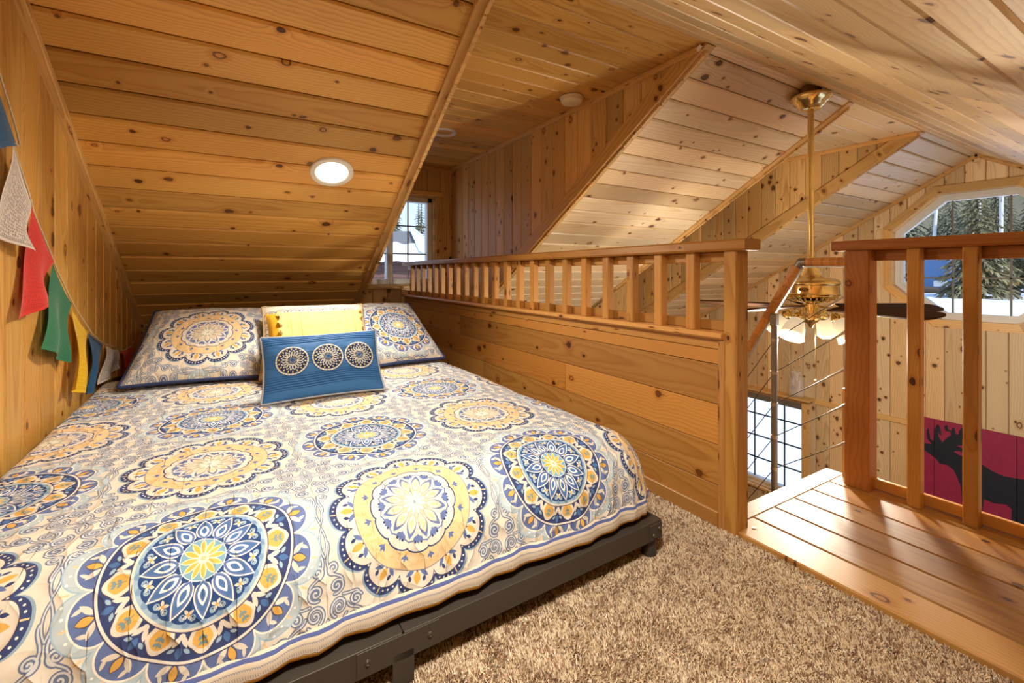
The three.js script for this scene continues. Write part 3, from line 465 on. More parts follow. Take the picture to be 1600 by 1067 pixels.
// ---------- bed: frame turned a little off square ----------
const BED = new THREE.Matrix4().makeRotationY(0.031).setPosition(1.043, 0, -0.902);   // foot corner; +x to the half wall, -z to the pillows
const onBed = (g) => g.applyMatrix4(BED);
const BW = 1.53, BL = 2.05;
{
  const t = thing('bed_frame', 'low black metal platform bed frame on short legs standing on the carpet', 'bed frame');
  const bolt = (x, y, z) => part('bolt', onBed((() => { const g = new THREE.CylinderGeometry(0.0055, 0.0065, 0.003, 16); g.rotateX(Math.PI / 2); const h = new THREE.TorusGeometry(0.0035, 0.0009, 6, 12); h.translate(0, 0, 0.002); return join(g, h).translate(x, y, z); })()), M.bolt, t);
  part('foot_rail', onBed(join(rbox(-BW / 2 + 0.002, 0, 0.052, 0.105, -0.004, 0.002, 0.0015), boxGeo(-BW / 2 + 0.002, -0.002, 0.099, 0.104, -0.05, -0.002))), M.black, t);
  part('foot_rail', onBed(join(rbox(-BW, -BW / 2 - 0.002, 0.052, 0.105, -0.004, 0.002, 0.0015), boxGeo(-BW, -BW / 2, 0.099, 0.104, -0.05, -0.002))), M.black, t);
  part('side_rail', onBed(join(rbox(-0.003, 0.003, 0.052, 0.105, -BL, 0, 0.0015), boxGeo(-0.05, -0.002, 0.099, 0.104, -BL, -0.002))), M.black, t);
  part('side_rail', onBed(join(rbox(-BW - 0.003, -BW + 0.003, 0.052, 0.105, -BL, 0, 0.0015), boxGeo(-BW + 0.002, -BW + 0.05, 0.099, 0.104, -BL, -0.002))), M.black, t);
  part('head_rail', onBed(rbox(-BW, 0, 0.052, 0.105, -BL - 0.003, -BL + 0.003, 0.0015)), M.black, t);
  part('centre_rail', onBed(boxGeo(-BW / 2 - 0.02, -BW / 2 + 0.02, 0.052, 0.098, -BL, -0.01)), M.black, t);
  for (let k = 0; k < 12; k++) part('slat', onBed(boxGeo(-BW + 0.006, -0.006, 0.105, 0.115, -BL + 0.05 + k * 0.168, -BL + 0.11 + k * 0.168)), M.black, t);
  for (const [x, z] of [[-0.024, -0.022], [-BW + 0.024, -0.022], [-0.024, -BL + 0.022], [-BW + 0.024, -BL + 0.022], [-0.024, -1.0], [-BW + 0.024, -1.0]]) {
    const l = part('leg', onBed(lathe([[0, 0.002], [0.019, 0.002], [0.0215, 0.006], [0.0215, 0.02], [0.0205, 0.022], [0.0205, 0.098]], 24).translate(x, 0, z)), M.black, t);
    part('gusset', onBed(rbox(x - 0.024, x + 0.024, 0.055, 0.1, z + 0.02, z + 0.0275, 0.002)), M.black, l);
  }
  for (const x of [-BW / 2]) { part('leg', onBed(rbox(x - 0.022, x + 0.022, 0.002, 0.07, -0.004, 0.0045, 0.0015)), M.black, t); part('joint_plate', onBed(rbox(x - 0.09, x + 0.075, 0.054, 0.103, 0.0015, 0.0045, 0.001)), M.black, t); }
  bolt(-BW / 2 - 0.07, 0.08, 0.005); bolt(-BW / 2 + 0.055, 0.08, 0.005); bolt(-0.012, 0.085, 0.008); bolt(-0.036, 0.07, 0.008);
}
{
  const t = thing('mattress', 'mattress in a dark navy sheet showing under the quilt at the foot of the bed', 'mattress');
  part('fitted_sheet', onBed(rbox(-BW + 0.01, -0.075, 0.116, 0.318, -BL + 0.01, -0.075, 0.05)), new THREE.MeshStandardMaterial({ color: 0x23264a, roughness: 0.85 }), t);
}
// the quilt: flat cloth laid over the mattress, edges rolling down
const QT = 0.342, qz0 = -1.05, qx0 = 0.935, qxl = -0.44, qzh = -2.62, QR = 0.135, DROP = 0.072;
function drape(a, b) {   // a across (world x of the flat cloth), b along (world z)
  const ex = Math.max(0, a - qx0), ez = Math.max(0, b - qz0), d = Math.hypot(ex, ez), el = Math.max(0, qxl - a), arc = QR * Math.PI / 2;
  let x = clamp(a, qxl, qx0), z = Math.min(b, qz0), y = QT;
  if (d > 0) {
    const ux = ex / d, uz = ez / d; let out, dn;
    if (d < arc) { const t = d / QR; out = QR * Math.sin(t); dn = QR * (1 - Math.cos(t)); } else { out = QR + 0.008 * Math.sin((d - arc) * 30); dn = QR + (d - arc); }
    const k = 1 + 0.0; x += ux * out * k; z += uz * out * k; y -= dn;
    const fold = sstep(0.02, arc + DROP, d); x += ux * fold * 0.009 * Math.sin(b * 31 + a * 9); z += uz * fold * (0.004 * Math.sin(a * 17 + 1.3) + 0.003 * Math.sin(a * 61));
  }
  if (el > 0) { const t = Math.min(el / 0.035, Math.PI / 2); x -= 0.03 * Math.sin(t); y -= 0.03 * (1 - Math.cos(t)) + Math.max(0, el - 0.055); }
  y += 0.010 * (fbm(a * 3.2 + 4, b * 3.2) - 0.5) + 0.006 * (noise(a * 11, b * 9) - 0.5) + 0.0022 * (noise(a * 30, b * 26) - 0.5);
  return V(x, y, z);
}
{
  const t = thing('quilt', 'cream quilt printed with blue and gold rosettes spread over the bed', 'quilt');
  const a0 = qxl - 0.13, a1 = qx0 + QR * 1.5708 + DROP, b0 = qzh, b1 = qz0 + QR * 1.5708 + DROP;
  const yaw = 0.02, uvq = (a, b) => { const u = (a + 0.05) / TW, v = (b + 0.965) / TH; return [0.25 + u, 0.75 - v]; };
  // corner of the flat cloth is rounded off so that it hangs evenly round the foot corner
  const cut = (a, b) => { const lim = QR * 1.5708 + DROP, ex = Math.max(0, a - qx0), ez = Math.max(0, b - qz0), d = Math.hypot(ex, ez), mx = Math.max(ex, ez); return d > 0 && ex > 0 && ez > 0 ? [qx0 + ex * mx / d, qz0 + ez * mx / d] : [a, b]; };
  const shift = (v) => v;
  part('cover', surface((u, v) => drape(...cut(lerp(a0, a1, u), lerp(b0, b1, v))).add(V((lerp(b0, b1, v) + 0.9) * yaw, 0, -(lerp(a0, a1, u) - 0.9) * yaw)), 220, 230, (u, v) => uvq(...cut(lerp(a0, a1, u), lerp(b0, b1, v)))), quiltM, t);
  // bound hem: blue stripe on cream with a gold scalloped underside, running round foot and side
  const hemMap = canvasTex(1024, 128, (g) => { g.fillStyle = '#e4d9c8'; g.fillRect(0, 0, 1024, 128); g.fillStyle = '#5c6aa4'; g.fillRect(0, 10, 1024, 14); g.strokeStyle = '#7f89ac'; g.lineWidth = 2.5; for (let k = 0; k < 64; k++) { g.beginPath(); g.arc(k * 16 + 8, 52, 9, 3.3, 6.1); g.stroke(); g.beginPath(); g.moveTo(k * 16, 66); g.lineTo(k * 16 + 5, 80); g.stroke(); } g.fillStyle = '#cf9a3c'; g.fillRect(0, 88, 1024, 40); g.fillStyle = '#3b4673'; for (let k = 0; k < 90; k++) g.fillRect(k * 11.4, 86 + 2 * Math.sin(k), 7, 2.5); });
  hemMap.wrapS = THREE.RepeatWrapping;
  const lim = QR * 1.5708 + DROP, path = []; for (let i = 0; i <= 60; i++) path.push([lerp(qxl - 0.02, qx0, i / 60), qz0 + lim]); for (let i = 1; i <= 24; i++) { const p = i / 24 * Math.PI / 2; path.push([qx0 + lim * Math.sin(p), qz0 + lim * Math.cos(p)]); } for (let i = 1; i <= 60; i++) path.push([qx0 + lim, lerp(qz0, qzh, i / 60)]);
  const nP = path.length - 1;
  part('hem', surface((u, v) => { const [a, b] = path[Math.round(u * nP)], q = drape(a, b).add(V((b + 0.9) * yaw, 0, -(a - 0.9) * yaw)), cx = clamp(a, qxl, qx0), cz = Math.min(b, qz0), d = V(a - cx, 0, b - cz).normalize(), th = v * 4.2; return q.add(V(0, 0.034 - 0.05 * Math.min(1, v * 1.15) + 0.0016 * Math.sin(u * 190 + 4 * v), 0)).addScaledVector(d, 0.0045 * Math.min(1, v * 6) + 0.003 * Math.sin(th) - 0.03 * sstep(0.86, 1, v) + 0.002 * Math.sin(u * 260)); }, nP, 10, (u, v) => [u * 14, 1 - v]), cloth(hemMap), t);
}

// ---------- pillows ----------
// O bottom centre, ex across, ey up the pillow, ez out of its face; all in world space
function pillowAt(O, ex, ey, w, h, T, pinch = 0.06, seed = 1, crease = 0.006) {
  ex = ex.clone().normalize(); ey = ey.clone().addScaledVector(ex, -ey.dot(ex)).normalize(); const ez = ex.clone().cross(ey);
  const f = (x, y, side) => {
    const px = w / 2 * x * (1 - pinch * (1 - y * y)), py = h / 2 + h / 2 * y * (1 - pinch * (1 - x * x));
    let z = side * T / 2 * Math.pow(Math.max(0, (1 - Math.pow(Math.abs(x), 2.6)) * (1 - Math.pow(Math.abs(y), 2.6))), 0.5);
    z += side * crease * (fbm(x * 3 + seed, y * 3 + seed * 2) - 0.5) * 2 * (1 - Math.max(Math.abs(x), Math.abs(y)) ** 6);
    return O.clone().addScaledVector(ex, px).addScaledVector(ey, py).addScaledVector(ez, (side < 0 ? 0.45 * z : z) + T * 0.25);
  };
  return { f, ex, ey, ez };
}
function pillowGeo(p, uvf, n = 44) { const a = surface((u, v) => p.f(u * 2 - 1, v * 2 - 1, 1), n, n, uvf), b = surface((u, v) => p.f(1 - u * 2, v * 2 - 1, -1), n, n, (u, v) => uvf(1 - u, v)); return [a, b]; }
const rim = (p, r, n = 60) => { const pts = []; for (let i = 0; i < n; i++) { const t = i / n * 4, k = Math.floor(t), s = (t - k) * 2 - 1; const [x, y] = [[s, -1], [1, s], [-s, 1], [-1, -s]][k]; pts.push(p.f(x, y, 0)); } return new THREE.TubeGeometry(new THREE.CatmullRomCurve3(pts, true, 'catmullrom', 0.3), 160, r, 7, true); };
const navyCord = new THREE.MeshStandardMaterial({ color: 0x2b3a66, roughness: 0.8 });
const shamM = cloth(quiltMap, { bumpMap: quiltBump, bumpScale: 0.004 });
function sham(label, O, ex, ey, w, h, ou, ov, seed) {
  const t = thing('pillow_sham', label, 'pillow', undefined, 'rosette print pillow shams'), p = pillowAt(O, ex, ey, w, h, 0.14, 0.03, seed, 0.01), [a, b] = pillowGeo(p, (u, v) => [ou + (u - 0.5) * w / TW * 0.9, ov + (v - 0.5) * h / TH * 0.9]);
  part('case', a, shamM, t); part('back', b, shamM, t); part('piping', rim(p, 0.007), navyCord, t);
}
sham('patterned pillow sham beside the wall of flags, gold-ringed rosette, navy piping', V(-0.155, 0.33, -2.33), V(0.47, 0.0, 0.06), V(0.02, 0.27, -0.47), 0.5, 0.53, 0.75 - 0.02, 0.75 + 0.02, 3);
sham('patterned pillow sham beside the half wall, blue rosette with yellow flower', V(0.7, 0.33, -2.265), V(0.47, 0.0, -0.06), V(0.02, 0.27, -0.45), 0.5, 0.52, 0.25 - 0.07, 0.75 + 0.035, 8);
{
  const lat = canvasTex(512, 512, (g) => { g.fillStyle = '#d9c19a'; g.fillRect(0, 0, 512, 512); g.strokeStyle = '#5c5f74'; g.lineWidth = 5; for (let k = -8; k < 18; k++) for (const s of [1, -1]) { g.beginPath(); for (let i = 0; i <= 60; i++) { const x = i / 60 * 512; g.lineTo(x, k * 64 + s * x + 7 * Math.sin(i * 1.1)); } g.stroke(); } });
  const fr = canvasTex(512, 512, (g) => { g.fillStyle = '#e9e2d4'; g.fillRect(0, 0, 512, 512); g.strokeStyle = '#686b80'; g.lineWidth = 6; for (let j = 0; j < 9; j++) for (let i = 0; i < 9; i++) { g.beginPath(); g.arc(i * 64 + (j % 2) * 32, j * 60, 32, 3.1416, 6.2832); g.stroke(); g.beginPath(); g.arc(i * 64 + (j % 2) * 32, j * 60, 17, 3.1416, 6.2832); g.stroke(); } });
  const t = thing('lattice_pillow', 'cream scallop print pillow with tan lattice back behind the yellow pillow', 'pillow'), p = pillowAt(V(0.315, 0.335, -2.2), V(0.47, 0, 0.03), V(0, 0.3, -0.37), 0.47, 0.455, 0.13, 0.05, 5), [a, b] = pillowGeo(p, (u, v) => [u * 1.1, v * 1.1]);
  part('front', a, cloth(fr), t); part('back', b, cloth(lat), t); part('piping', rim(p, 0.005), new THREE.MeshStandardMaterial({ color: 0xb9a179, roughness: 0.8 }), t);
}
{
  const t = thing('yellow_pillow', 'pale yellow pleated pillow with ruffled ends behind the blue pillow', 'pillow'), p = pillowAt(V(0.315, 0.335, -2.05), V(0.42, 0, 0.0), V(0, 0.28, -0.31), 0.42, 0.405, 0.12, 0.05, 9);
  const M1 = cloth(null, { color: 0xd8c27c }), M2 = cloth(null, { color: 0xc99a2a });
  part('case', join(pillowGeo(p, (u, v) => [u, v])), M2, t);
  // pleated panel lying over the face, ends gathered into a ruffle
  part('pleated_panel', surface((u, v) => { const x = lerp(-0.8, 0.97, u), y = lerp(-0.99, 0.985, v), pl = Math.abs(((u * 9) % 1) - 0.06) < 0.05 ? -0.003 : 0.0015 * Math.sin(u * 60), e = sstep(0.05, 0, Math.min(u, 1 - u)); return p.f(x, y, 1).addScaledVector(p.ez, 0.006 + pl + e * 0.007 * Math.sin(v * 60) + e * 0.004).addScaledVector(p.ex, e * 0.006 * Math.sin(v * 45 + 1)); }, 120, 60), M1, t);
}
{
  const t = thing('blue_pillow', 'small deep blue oblong pillow with three embroidered circles in front', 'pillow'), p = pillowAt(V(0.285, 0.338, -1.835), V(0.42, 0.004, 0.012), V(0, 0.22, -0.15), 0.43, 0.262, 0.1, 0.05, 12, 0.004);
  const pleat = (y) => [[0.82, 5], [0.1, 8], [-0.55, 6]].reduce((s, [c, n]) => { const d = (y - c) / 0.2; return s + (Math.abs(d) < 1 ? -0.007 * Math.pow(0.5 + 0.5 * Math.cos(d * n * 3.1416), 5) : 0); }, 0);
  const m = cloth(null, { color: 0x3d70ab, roughness: 0.55, sheen: 0.5 });
  part('case', surface((u, v) => p.f(u * 2 - 1, v * 2 - 1, 1).addScaledVector(p.ez, pleat(v * 2 - 1 + 0.03 * Math.sin(u * 6))), 60, 260), m, t);
  part('back', surface((u, v) => p.f(1 - u * 2, v * 2 - 1, -1), 30, 30), m, t);
  part('piping', rim(p, 0.0042), new THREE.MeshStandardMaterial({ color: 0xa9b0ba, roughness: 0.6 }), t);
  const emb = canvasTex(512, 512, (g) => {
    g.translate(256, 256); g.scale(250, 250); disc(g, 1, '#b9c2c8', null); spin(g, 32, (c) => dot(c, 0.95, 0, 0.05, '#dfe2e0')); disc(g, 0.9, '#2a3560', null);
    spin(g, 18, (c) => { almond(c, 0.24, 0.72, 0.16, 0.65); c.fillStyle = '#dcdccb'; c.fill(); almond(c, 0.34, 0.66, 0.09, 0.6); c.fillStyle = '#2d3a66'; c.fill(); });
    spin(g, 18, (c) => { dot(c, 0.8, 0, 0.055, '#c9b44c'); leaf(c, 0.7, 0, 0, 0.12, 0.05, '#dcdccb'); }, 0.5); spin(g, 18, (c) => { c.fillStyle = '#c9d0cc'; c.fillRect(0.08, -0.008, 0.2, 0.016); }); disc(g, 0.12, '#2f5c94', null);
  });
  const em = cloth(emb);
  for (const x of [-0.55, 0.05, 0.62]) part('embroidered_circle', surface((u, v) => { const a = u * 6.2832, r = v * 0.06, px = x + Math.cos(a) * r / 0.215, py = 0.06 + Math.sin(a) * r / 0.131; return p.f(px, py, 1).addScaledVector(p.ez, 0.0035 - 0.0025 * Math.pow(v, 6) + 0.0006 * Math.sin(a * 18) * v); }, 72, 14, (u, v) => [0.5 + 0.5 * v * Math.cos(u * 6.2832), 0.5 + 0.5 * v * Math.sin(u * 6.2832)]), em, t);
}

// ---------- balustrade on the half wall ----------
{
  const t = thing('balustrade', 'low wooden balustrade of square spindles along the top of the half wall', 'railing');
  part('newel_post', beam(V(1.3445, -0.002, -0.8655), V(1.3445, 0.882, -0.8655), 0.062, 0.046, AX, 0.004), M.rail, t);
  part('top_rail', beam(V(1.338, 0.9, -0.806), V(1.338, 0.9, ZB + 0.002), 0.082, 0.035, AX, 0.006), M.rail, t);
  part('upper_stringer', beam(V(1.362, 0.865, -0.89), V(1.362, 0.865, ZB + 0.002), 0.034, 0.018, AY), M.rail, t);
  part('lower_stringer', beam(V(1.362, 0.64, -0.89), V(1.362, 0.64, ZB + 0.002), 0.034, 0.018, AY), M.rail, t);
  for (let i = 0; i < 22; i++) { const z = -1.016 - i * 0.1395; part('spindle', beam(V(1.336, 0.6235, z), V(1.336, 0.882, z), 0.034, 0.036, AX), M.rail, t); }
}
{
  const t = thing('landing_railing', 'reddish wooden railing with tall square spindles along the edge of the landing', 'railing');
  part('newel_post', beam(V(2.003, 0.0145, -0.789), V(2.003, 0.897, -0.789), 0.068, 0.08, AX, 0.004), M.railRed, t);
  part('top_rail', beam(V(1.994, 0.916, -0.865), V(1.994, 0.916, 1.4), 0.088, 0.036, AX, 0.006), M.railRed, t);
  part('upper_stringer', beam(V(2.022, 0.878, -0.75), V(2.022, 0.878, 1.4), 0.04, 0.02, AY), M.railRed, t);
  part('lower_stringer', beam(V(2.022, 0.036, -0.75), V(2.022, 0.036, 1.4), 0.038, 0.02, AY), M.rail, t);
  for (let i = 0; i < 14; i++) { const z = -0.624 + i * 0.1405; part('spindle', beam(V(1.993, 0.0145, z), V(1.993, 0.897, z), 0.037, 0.037, AX), M.rail, t); }
  part('filler_strip', beam(V(2.045, 0.012, -0.85), V(2.045, 0.36, -0.85), 0.02, 0.03, AX), M.trim, t);
}
// ---------- stair handrail with cables ----------
{
  const t = thing('stair_handrail', 'steep stair handrail of round wood with a metal post and thin steel cables', 'handrail');
  const x = 2.0, A = V(x, 0.858, -0.83), Bq = V(x, 0.858, -0.985), Cq = V(x, 0.84, -1.012), D = V(x, -0.35, -1.70);
  part('rail_bar', rod(A, Bq, 0.0175, 0.0175, 20), M.handrail, t); part('rail_bar', rod(Cq, D, 0.0195, 0.0195, 20), M.handrail, t);
  part('elbow', join(rod(V(x, 0.858, -0.975), V(x, 0.858, -1.0), 0.018), rod(V(x, 0.858, -1.0), Cq.clone().lerp(D, 0.045), 0.018), new THREE.SphereGeometry(0.018, 16, 12).translate(x, 0.858, -1.0)), M.grey, t);
  const chan = (p, q, n) => { const a = p.clone().addScaledVector(n, 0.019), b = q.clone().addScaledVector(n, 0.019); return part('metal_channel', beam(a, b, 0.014, 0.006, AX, 0.001), M.steel, t); };
  const n2 = V(0, -0.69, 1.19).normalize().multiplyScalar(-1); chan(A, Bq, V(0, -1, 0)); chan(Cq, D, V(0, -0.5, 0.866).multiplyScalar(1));
  const pz = -1.108, post = part('metal_post', rod(V(x, -1.1, pz), V(x, 0.6, pz), 0.0125, 0.0125, 20), M.grey, t);
  part('bracket', join(rbox(x - 0.014, x + 0.014, 0.585, 0.635, pz - 0.014, pz + 0.014, 0.003), rod(V(x, 0.63, pz), V(x, 0.668, pz - 0.004), 0.007)), M.grey, t);
  const ya = [0.731, 0.592, 0.449, 0.31, 0.164], yb = [0.523, 0.381, 0.244, 0.102, -0.037];
  ya.forEach((y, i) => {
    const p = V(x, y, -0.832), q = V(x, yb[i], pz), e = V(x, yb[i] - 0.95, pz - 0.62), dir = q.clone().sub(p).normalize();
    part('cable', join(rod(p, q, 0.0017, 0.0017, 6), rod(q, e, 0.0017, 0.0017, 6)), M.cable, t);
    part('turnbuckle', join(rod(p.clone().addScaledVector(dir, -0.003), p.clone().addScaledVector(dir, 0.02), 0.007, 0.0055), rod(p.clone().addScaledVector(dir, 0.02), p.clone().addScaledVector(dir, 0.085), 0.0042, 0.0032)), M.steel, t);
    part('collar', rod(V(x, yb[i] - 0.007, pz), V(x, yb[i] + 0.007, pz), 0.0142, 0.0142, 16), M.steel, post);
  });
}
// ---------- ceiling fan with lamps ----------
{
  const fx = 2.665, fz = RZ, t = thing('ceiling_fan', 'brass ceiling fan on a long rod with dark blades and glass lamp shades', 'ceiling fan', [fx, 0, fz]);
  part('canopy', lathe([[0.016, 1.7], [0.045, 1.703], [0.052, 1.712], [0.062, 1.716], [0.07, 1.732], [0.083, 1.738], [0.088, 1.752], [0.096, 1.757], [0.098, 1.768], [0.096, 1.775], [0.0, 1.776]], 40), M.brass, t);
  part('mounting_block', lathe([[0.05, 1.775], [0.05, 1.825], [0, 1.826]], 24), M.shell, t);
  part('rod', rod(V(0, 0.86, 0), V(0, 1.71, 0), 0.0155, 0.0155, 20), M.brass, t);
  part('motor_cover', lathe([[0.0155, 0.872], [0.028, 0.868], [0.034, 0.845], [0.05, 0.808], [0.062, 0.797], [0.095, 0.789], [0.122, 0.779], [0.138, 0.766], [0.141, 0.757], [0.136, 0.751], [0.13, 0.75]], 48), M.brass, t);
  part('motor_band', lathe([[0.13, 0.75], [0.131, 0.708], [0.138, 0.704], [0.139, 0.7], [0.12, 0.697]], 48), M.brass, t);
  const badge = canvasTex(256, 128, (g, W, H) => { g.fillStyle = '#3a3122'; g.fillRect(0, 0, W, H); g.strokeStyle = '#d9b25c'; g.lineWidth = 7; g.beginPath(); g.ellipse(W / 2, H / 2, W / 2 - 10, H / 2 - 8, 0, 0, 6.3); g.stroke(); g.lineWidth = 9; g.beginPath(); g.arc(90, 64, 28, 0.6, 5.6); g.stroke(); g.beginPath(); g.moveTo(120, 90); g.bezierCurveTo(120, 10, 170, 20, 150, 64); g.bezierCurveTo(140, 100, 190, 100, 200, 50); g.stroke(); });
  { const g = new THREE.CircleGeometry(1, 32); g.scale(0.024, 0.011, 1); g.translate(0, 0.729, 0.1325); g.rotateY(-1.36); part('badge', g, new THREE.MeshStandardMaterial({ map: badge, roughness: 0.4, metalness: 0.5 }), t); }
  const fil = []; for (let i = 0; i < 28; i++) { const a = i / 28 * 6.2832, c = Math.cos(a), s = Math.sin(a), q = new THREE.TorusGeometry(0.0095, 0.0032, 6, 12); q.rotateY(-a); q.translate(0.112 * c, 0.683, 0.112 * s); fil.push(q); const l = rod(V(0.085 * c, 0.664, 0.085 * s), V(0.132 * c, 0.698, 0.132 * s), 0.0028, 0.0028, 6); fil.push(l); }
  part('pierced_skirt', join(fil, lathe([[0.13, 0.7], [0.126, 0.694], [0.13, 0.69]], 40), lathe([[0.088, 0.668], [0.084, 0.661], [0.05, 0.655]], 40)), M.brass, t);
  part('motor_base', lathe([[0.118, 0.698], [0.08, 0.672], [0.045, 0.658], [0.036, 0.645], [0.036, 0.6], [0.044, 0.592], [0.048, 0.572], [0.038, 0.552], [0.018, 0.54], [0.008, 0.52], [0, 0.518]], 40), M.brass, t);
  const walnut = woodM(pineMap, 0.055, 0.03, 0.02, 0.6, { specularIntensity: 0.25 });
  for (let k = 0; k < 5; k++) {
    const a = (20 + 72 * k) * Math.PI / 180, d = V(-Math.sin(a), 0, Math.cos(a)), sd = V(Math.cos(a), 0.2, Math.sin(a)).normalize();
    const sh = new THREE.Shape(); sh.moveTo(0.15, -0.05); sh.lineTo(0.56, -0.066); sh.quadraticCurveTo(0.625, -0.06, 0.63, -0.02); sh.lineTo(0.63, 0.02); sh.quadraticCurveTo(0.625, 0.06, 0.56, 0.066); sh.lineTo(0.15, 0.05); sh.closePath();
    const g = new THREE.ExtrudeGeometry(sh, { depth: 0.006, bevelEnabled: true, bevelSize: 0.0015, bevelThickness: 0.0015, bevelSegments: 1, curveSegments: 8 }), u = d.clone().cross(sd).normalize(); if (u.y < 0) u.multiplyScalar(-1);
    { const uv = g.attributes.uv, ps = g.attributes.position; for (let i = 0; i < uv.count; i++) uv.setXY(i, ps.getX(i) / BOARD, (k * 3 + 0.5 + ps.getY(i) / 0.15) / 16); }
    g.applyMatrix4(new THREE.Matrix4().makeBasis(d, sd, d.clone().cross(sd))); g.translate(0, 0.632, 0);
    const bl = part('blade', g, walnut, t), o = V(0, 0.636, 0);
    part('blade_arm', join(beam(o.clone().addScaledVector(d, 0.035), o.clone().addScaledVector(d, 0.12), 0.02, 0.008, sd), beam(o.clone().addScaledVector(d, 0.115).add(V(0, -0.012, 0)), o.clone().addScaledVector(d, 0.2).add(V(0, -0.012, 0)), 0.05, 0.005, sd, 0.0015)), M.brass, bl);
  }
  const Rd = V(0.857, 0, 0.516), Cd = V(-0.516, 0, 0.857), glass = new THREE.MeshPhysicalMaterial({ color: 0x64563e, transmission: 0.25, roughness: 0.7, specularIntensity: 0.4, thickness: 0, side: THREE.DoubleSide, emissive: new THREE.Color(1, 0.78, 0.5), emissiveIntensity: 0.95 });
  for (const deg of [60, 150, 240, 330]) {
    const th = deg * Math.PI / 180, d = Rd.clone().multiplyScalar(Math.cos(th)).addScaledVector(Cd, Math.sin(th)), ax = d.clone().multiplyScalar(0.56).add(V(0, -0.83, 0)).normalize(), s0 = d.clone().multiplyScalar(0.115).add(V(0, 0.595, 0)), q = new THREE.Quaternion().setFromUnitVectors(V(0, -1, 0), ax);
    const arm = part('lamp_arm', tube([V(0, 0.575, 0).addScaledVector(d, 0.03), V(0, 0.6, 0).addScaledVector(d, 0.06), V(0, 0.615, 0).addScaledVector(d, 0.09), s0], 0.007, 16, 8), M.brass, t);
    const put = (g) => { g.applyQuaternion(q); return g.translate(s0.x, s0.y, s0.z); };
    part('lamp_holder', put(lathe([[0, 0.01], [0.014, 0.008], [0.022, -0.004], [0.03, -0.016], [0.031, -0.03], [0.026, -0.032]], 24)), M.brass, arm);
    const N = 40; part('lamp_shade', put(surface((u, v) => { const a = u * 6.2832, r = [0.023, 0.036, 0.046, 0.051, 0.054, 0.061], k = v * 5, i = Math.min(4, Math.floor(k)), rr = lerp(r[i], r[i + 1], k - i) * (1 + 0.03 * v * v * Math.sin(a * 8)); return V(rr * Math.cos(a), -0.02 - 0.118 * v, rr * Math.sin(a)); }, N, 16)), glass, arm);
    part('bulb', put(new THREE.SphereGeometry(0.024, 20, 14).scale(1, 1.25, 1).translate(0, -0.075, 0)), M.bulb, arm);
    part('added_glow_disc', put(lathe([[0, -0.136], [0.03, -0.134], [0.0565, -0.127], [0.0565, -0.124], [0, -0.125]], 32)), M.bulb, arm);  // added disc: keeps lamp light out of the shade, stands for bulb glow
    const L = new THREE.PointLight(new THREE.Color(1, 0.9, 0.74), 3.1, 0, 2); L.position.copy(V(0, -0.18, 0).applyQuaternion(q).add(s0)); L.castShadow = true; L.shadow.radius = 2; t.add(L);
  }
  part('pull_chain', rod(V(0.004, 0.24, 0.02), V(0.004, 0.56, 0.02), 0.0014, 0.0014, 6), M.brass, t); part('pull_knob', new THREE.SphereGeometry(0.007, 12, 8).translate(0.004, 0.235, 0.02), M.brass, t);
}
// ---------- recessed lights, smoke detector ----------
function downlight(label, P, n, on, power, cone = 1.45, soft = 0.6) {
  const t = thing('recessed_light', label, 'ceiling light', [P.x, P.y, P.z]), q = new THREE.Quaternion().setFromUnitVectors(V(0, 1, 0), n);
  part('trim_ring', lathe(on ? [[0.071, -0.004], [0.071, 0.004], [0.078, 0.008], [0.09, 0.007], [0.0945, 0.003], [0.095, -0.006]] : [[0.05, -0.05], [0.068, 0.003], [0.078, 0.008], [0.09, 0.007], [0.0945, 0.003], [0.095, -0.006]], 48).applyQuaternion(q), M.white, t);
  const lens = lathe([[0, 0.004], [0.05, 0.0035], [0.071, 0.001]], 40).applyQuaternion(q);
  part('lens', on ? lens : lens.translate(-n.x * 0.045, -n.y * 0.045, -n.z * 0.045), on ? new THREE.MeshStandardMaterial({ color: 0xffffff, emissive: new THREE.Color(1, 0.86, 0.62), emissiveIntensity: 3.2, roughness: 0.6 }) : new THREE.MeshStandardMaterial({ color: 0xcfc6b4, roughness: 0.6 }), t);
  if (on) { const L = new THREE.SpotLight(new THREE.Color(1, 0.9, 0.74), power, 0, cone, soft, 2); L.position.copy(n).multiplyScalar(0.03); L.target.position.copy(n); L.castShadow = true; L.shadow.radius = 5; t.add(L, L.target); }
}
downlight('glowing round recessed light in the sloped ceiling above the bed', V(0.37, 1.2795, -2.221).addScaledVector(inL, 0.003), inL, true, 6.5);
downlight('unlit round recessed light in the flat dormer ceiling by the window', V(1.27, RY - 0.002, -3.07), V(0, -1, 0), false, 0);
downlight('added round recessed light, out of view in the slope over the carpet', V(0.3, roofY(-0.33), -0.33).addScaledVector(inR, 0.003), inR, true, 9, 1.25, 1);  // added lamp above the view, brightens carpet, bed and far slope
{
  const t = thing('smoke_detector', 'round cream smoke detector on the dormer ceiling', 'smoke detector', [1.655, RY - 0.001, -2.08]);
  part('body', lathe([[0, -0.04], [0.03, -0.0395], [0.054, -0.036], [0.061, -0.028], [0.063, -0.018], [0.0635, -0.01], [0.068, -0.008], [0.068, 0], [0, 0]], 40), M.ivory, t);
  part('vent_ring', new THREE.TorusGeometry(0.0625, 0.0018, 6, 40).rotateX(Math.PI / 2).translate(0, -0.014, 0), M.ivory, t);
}
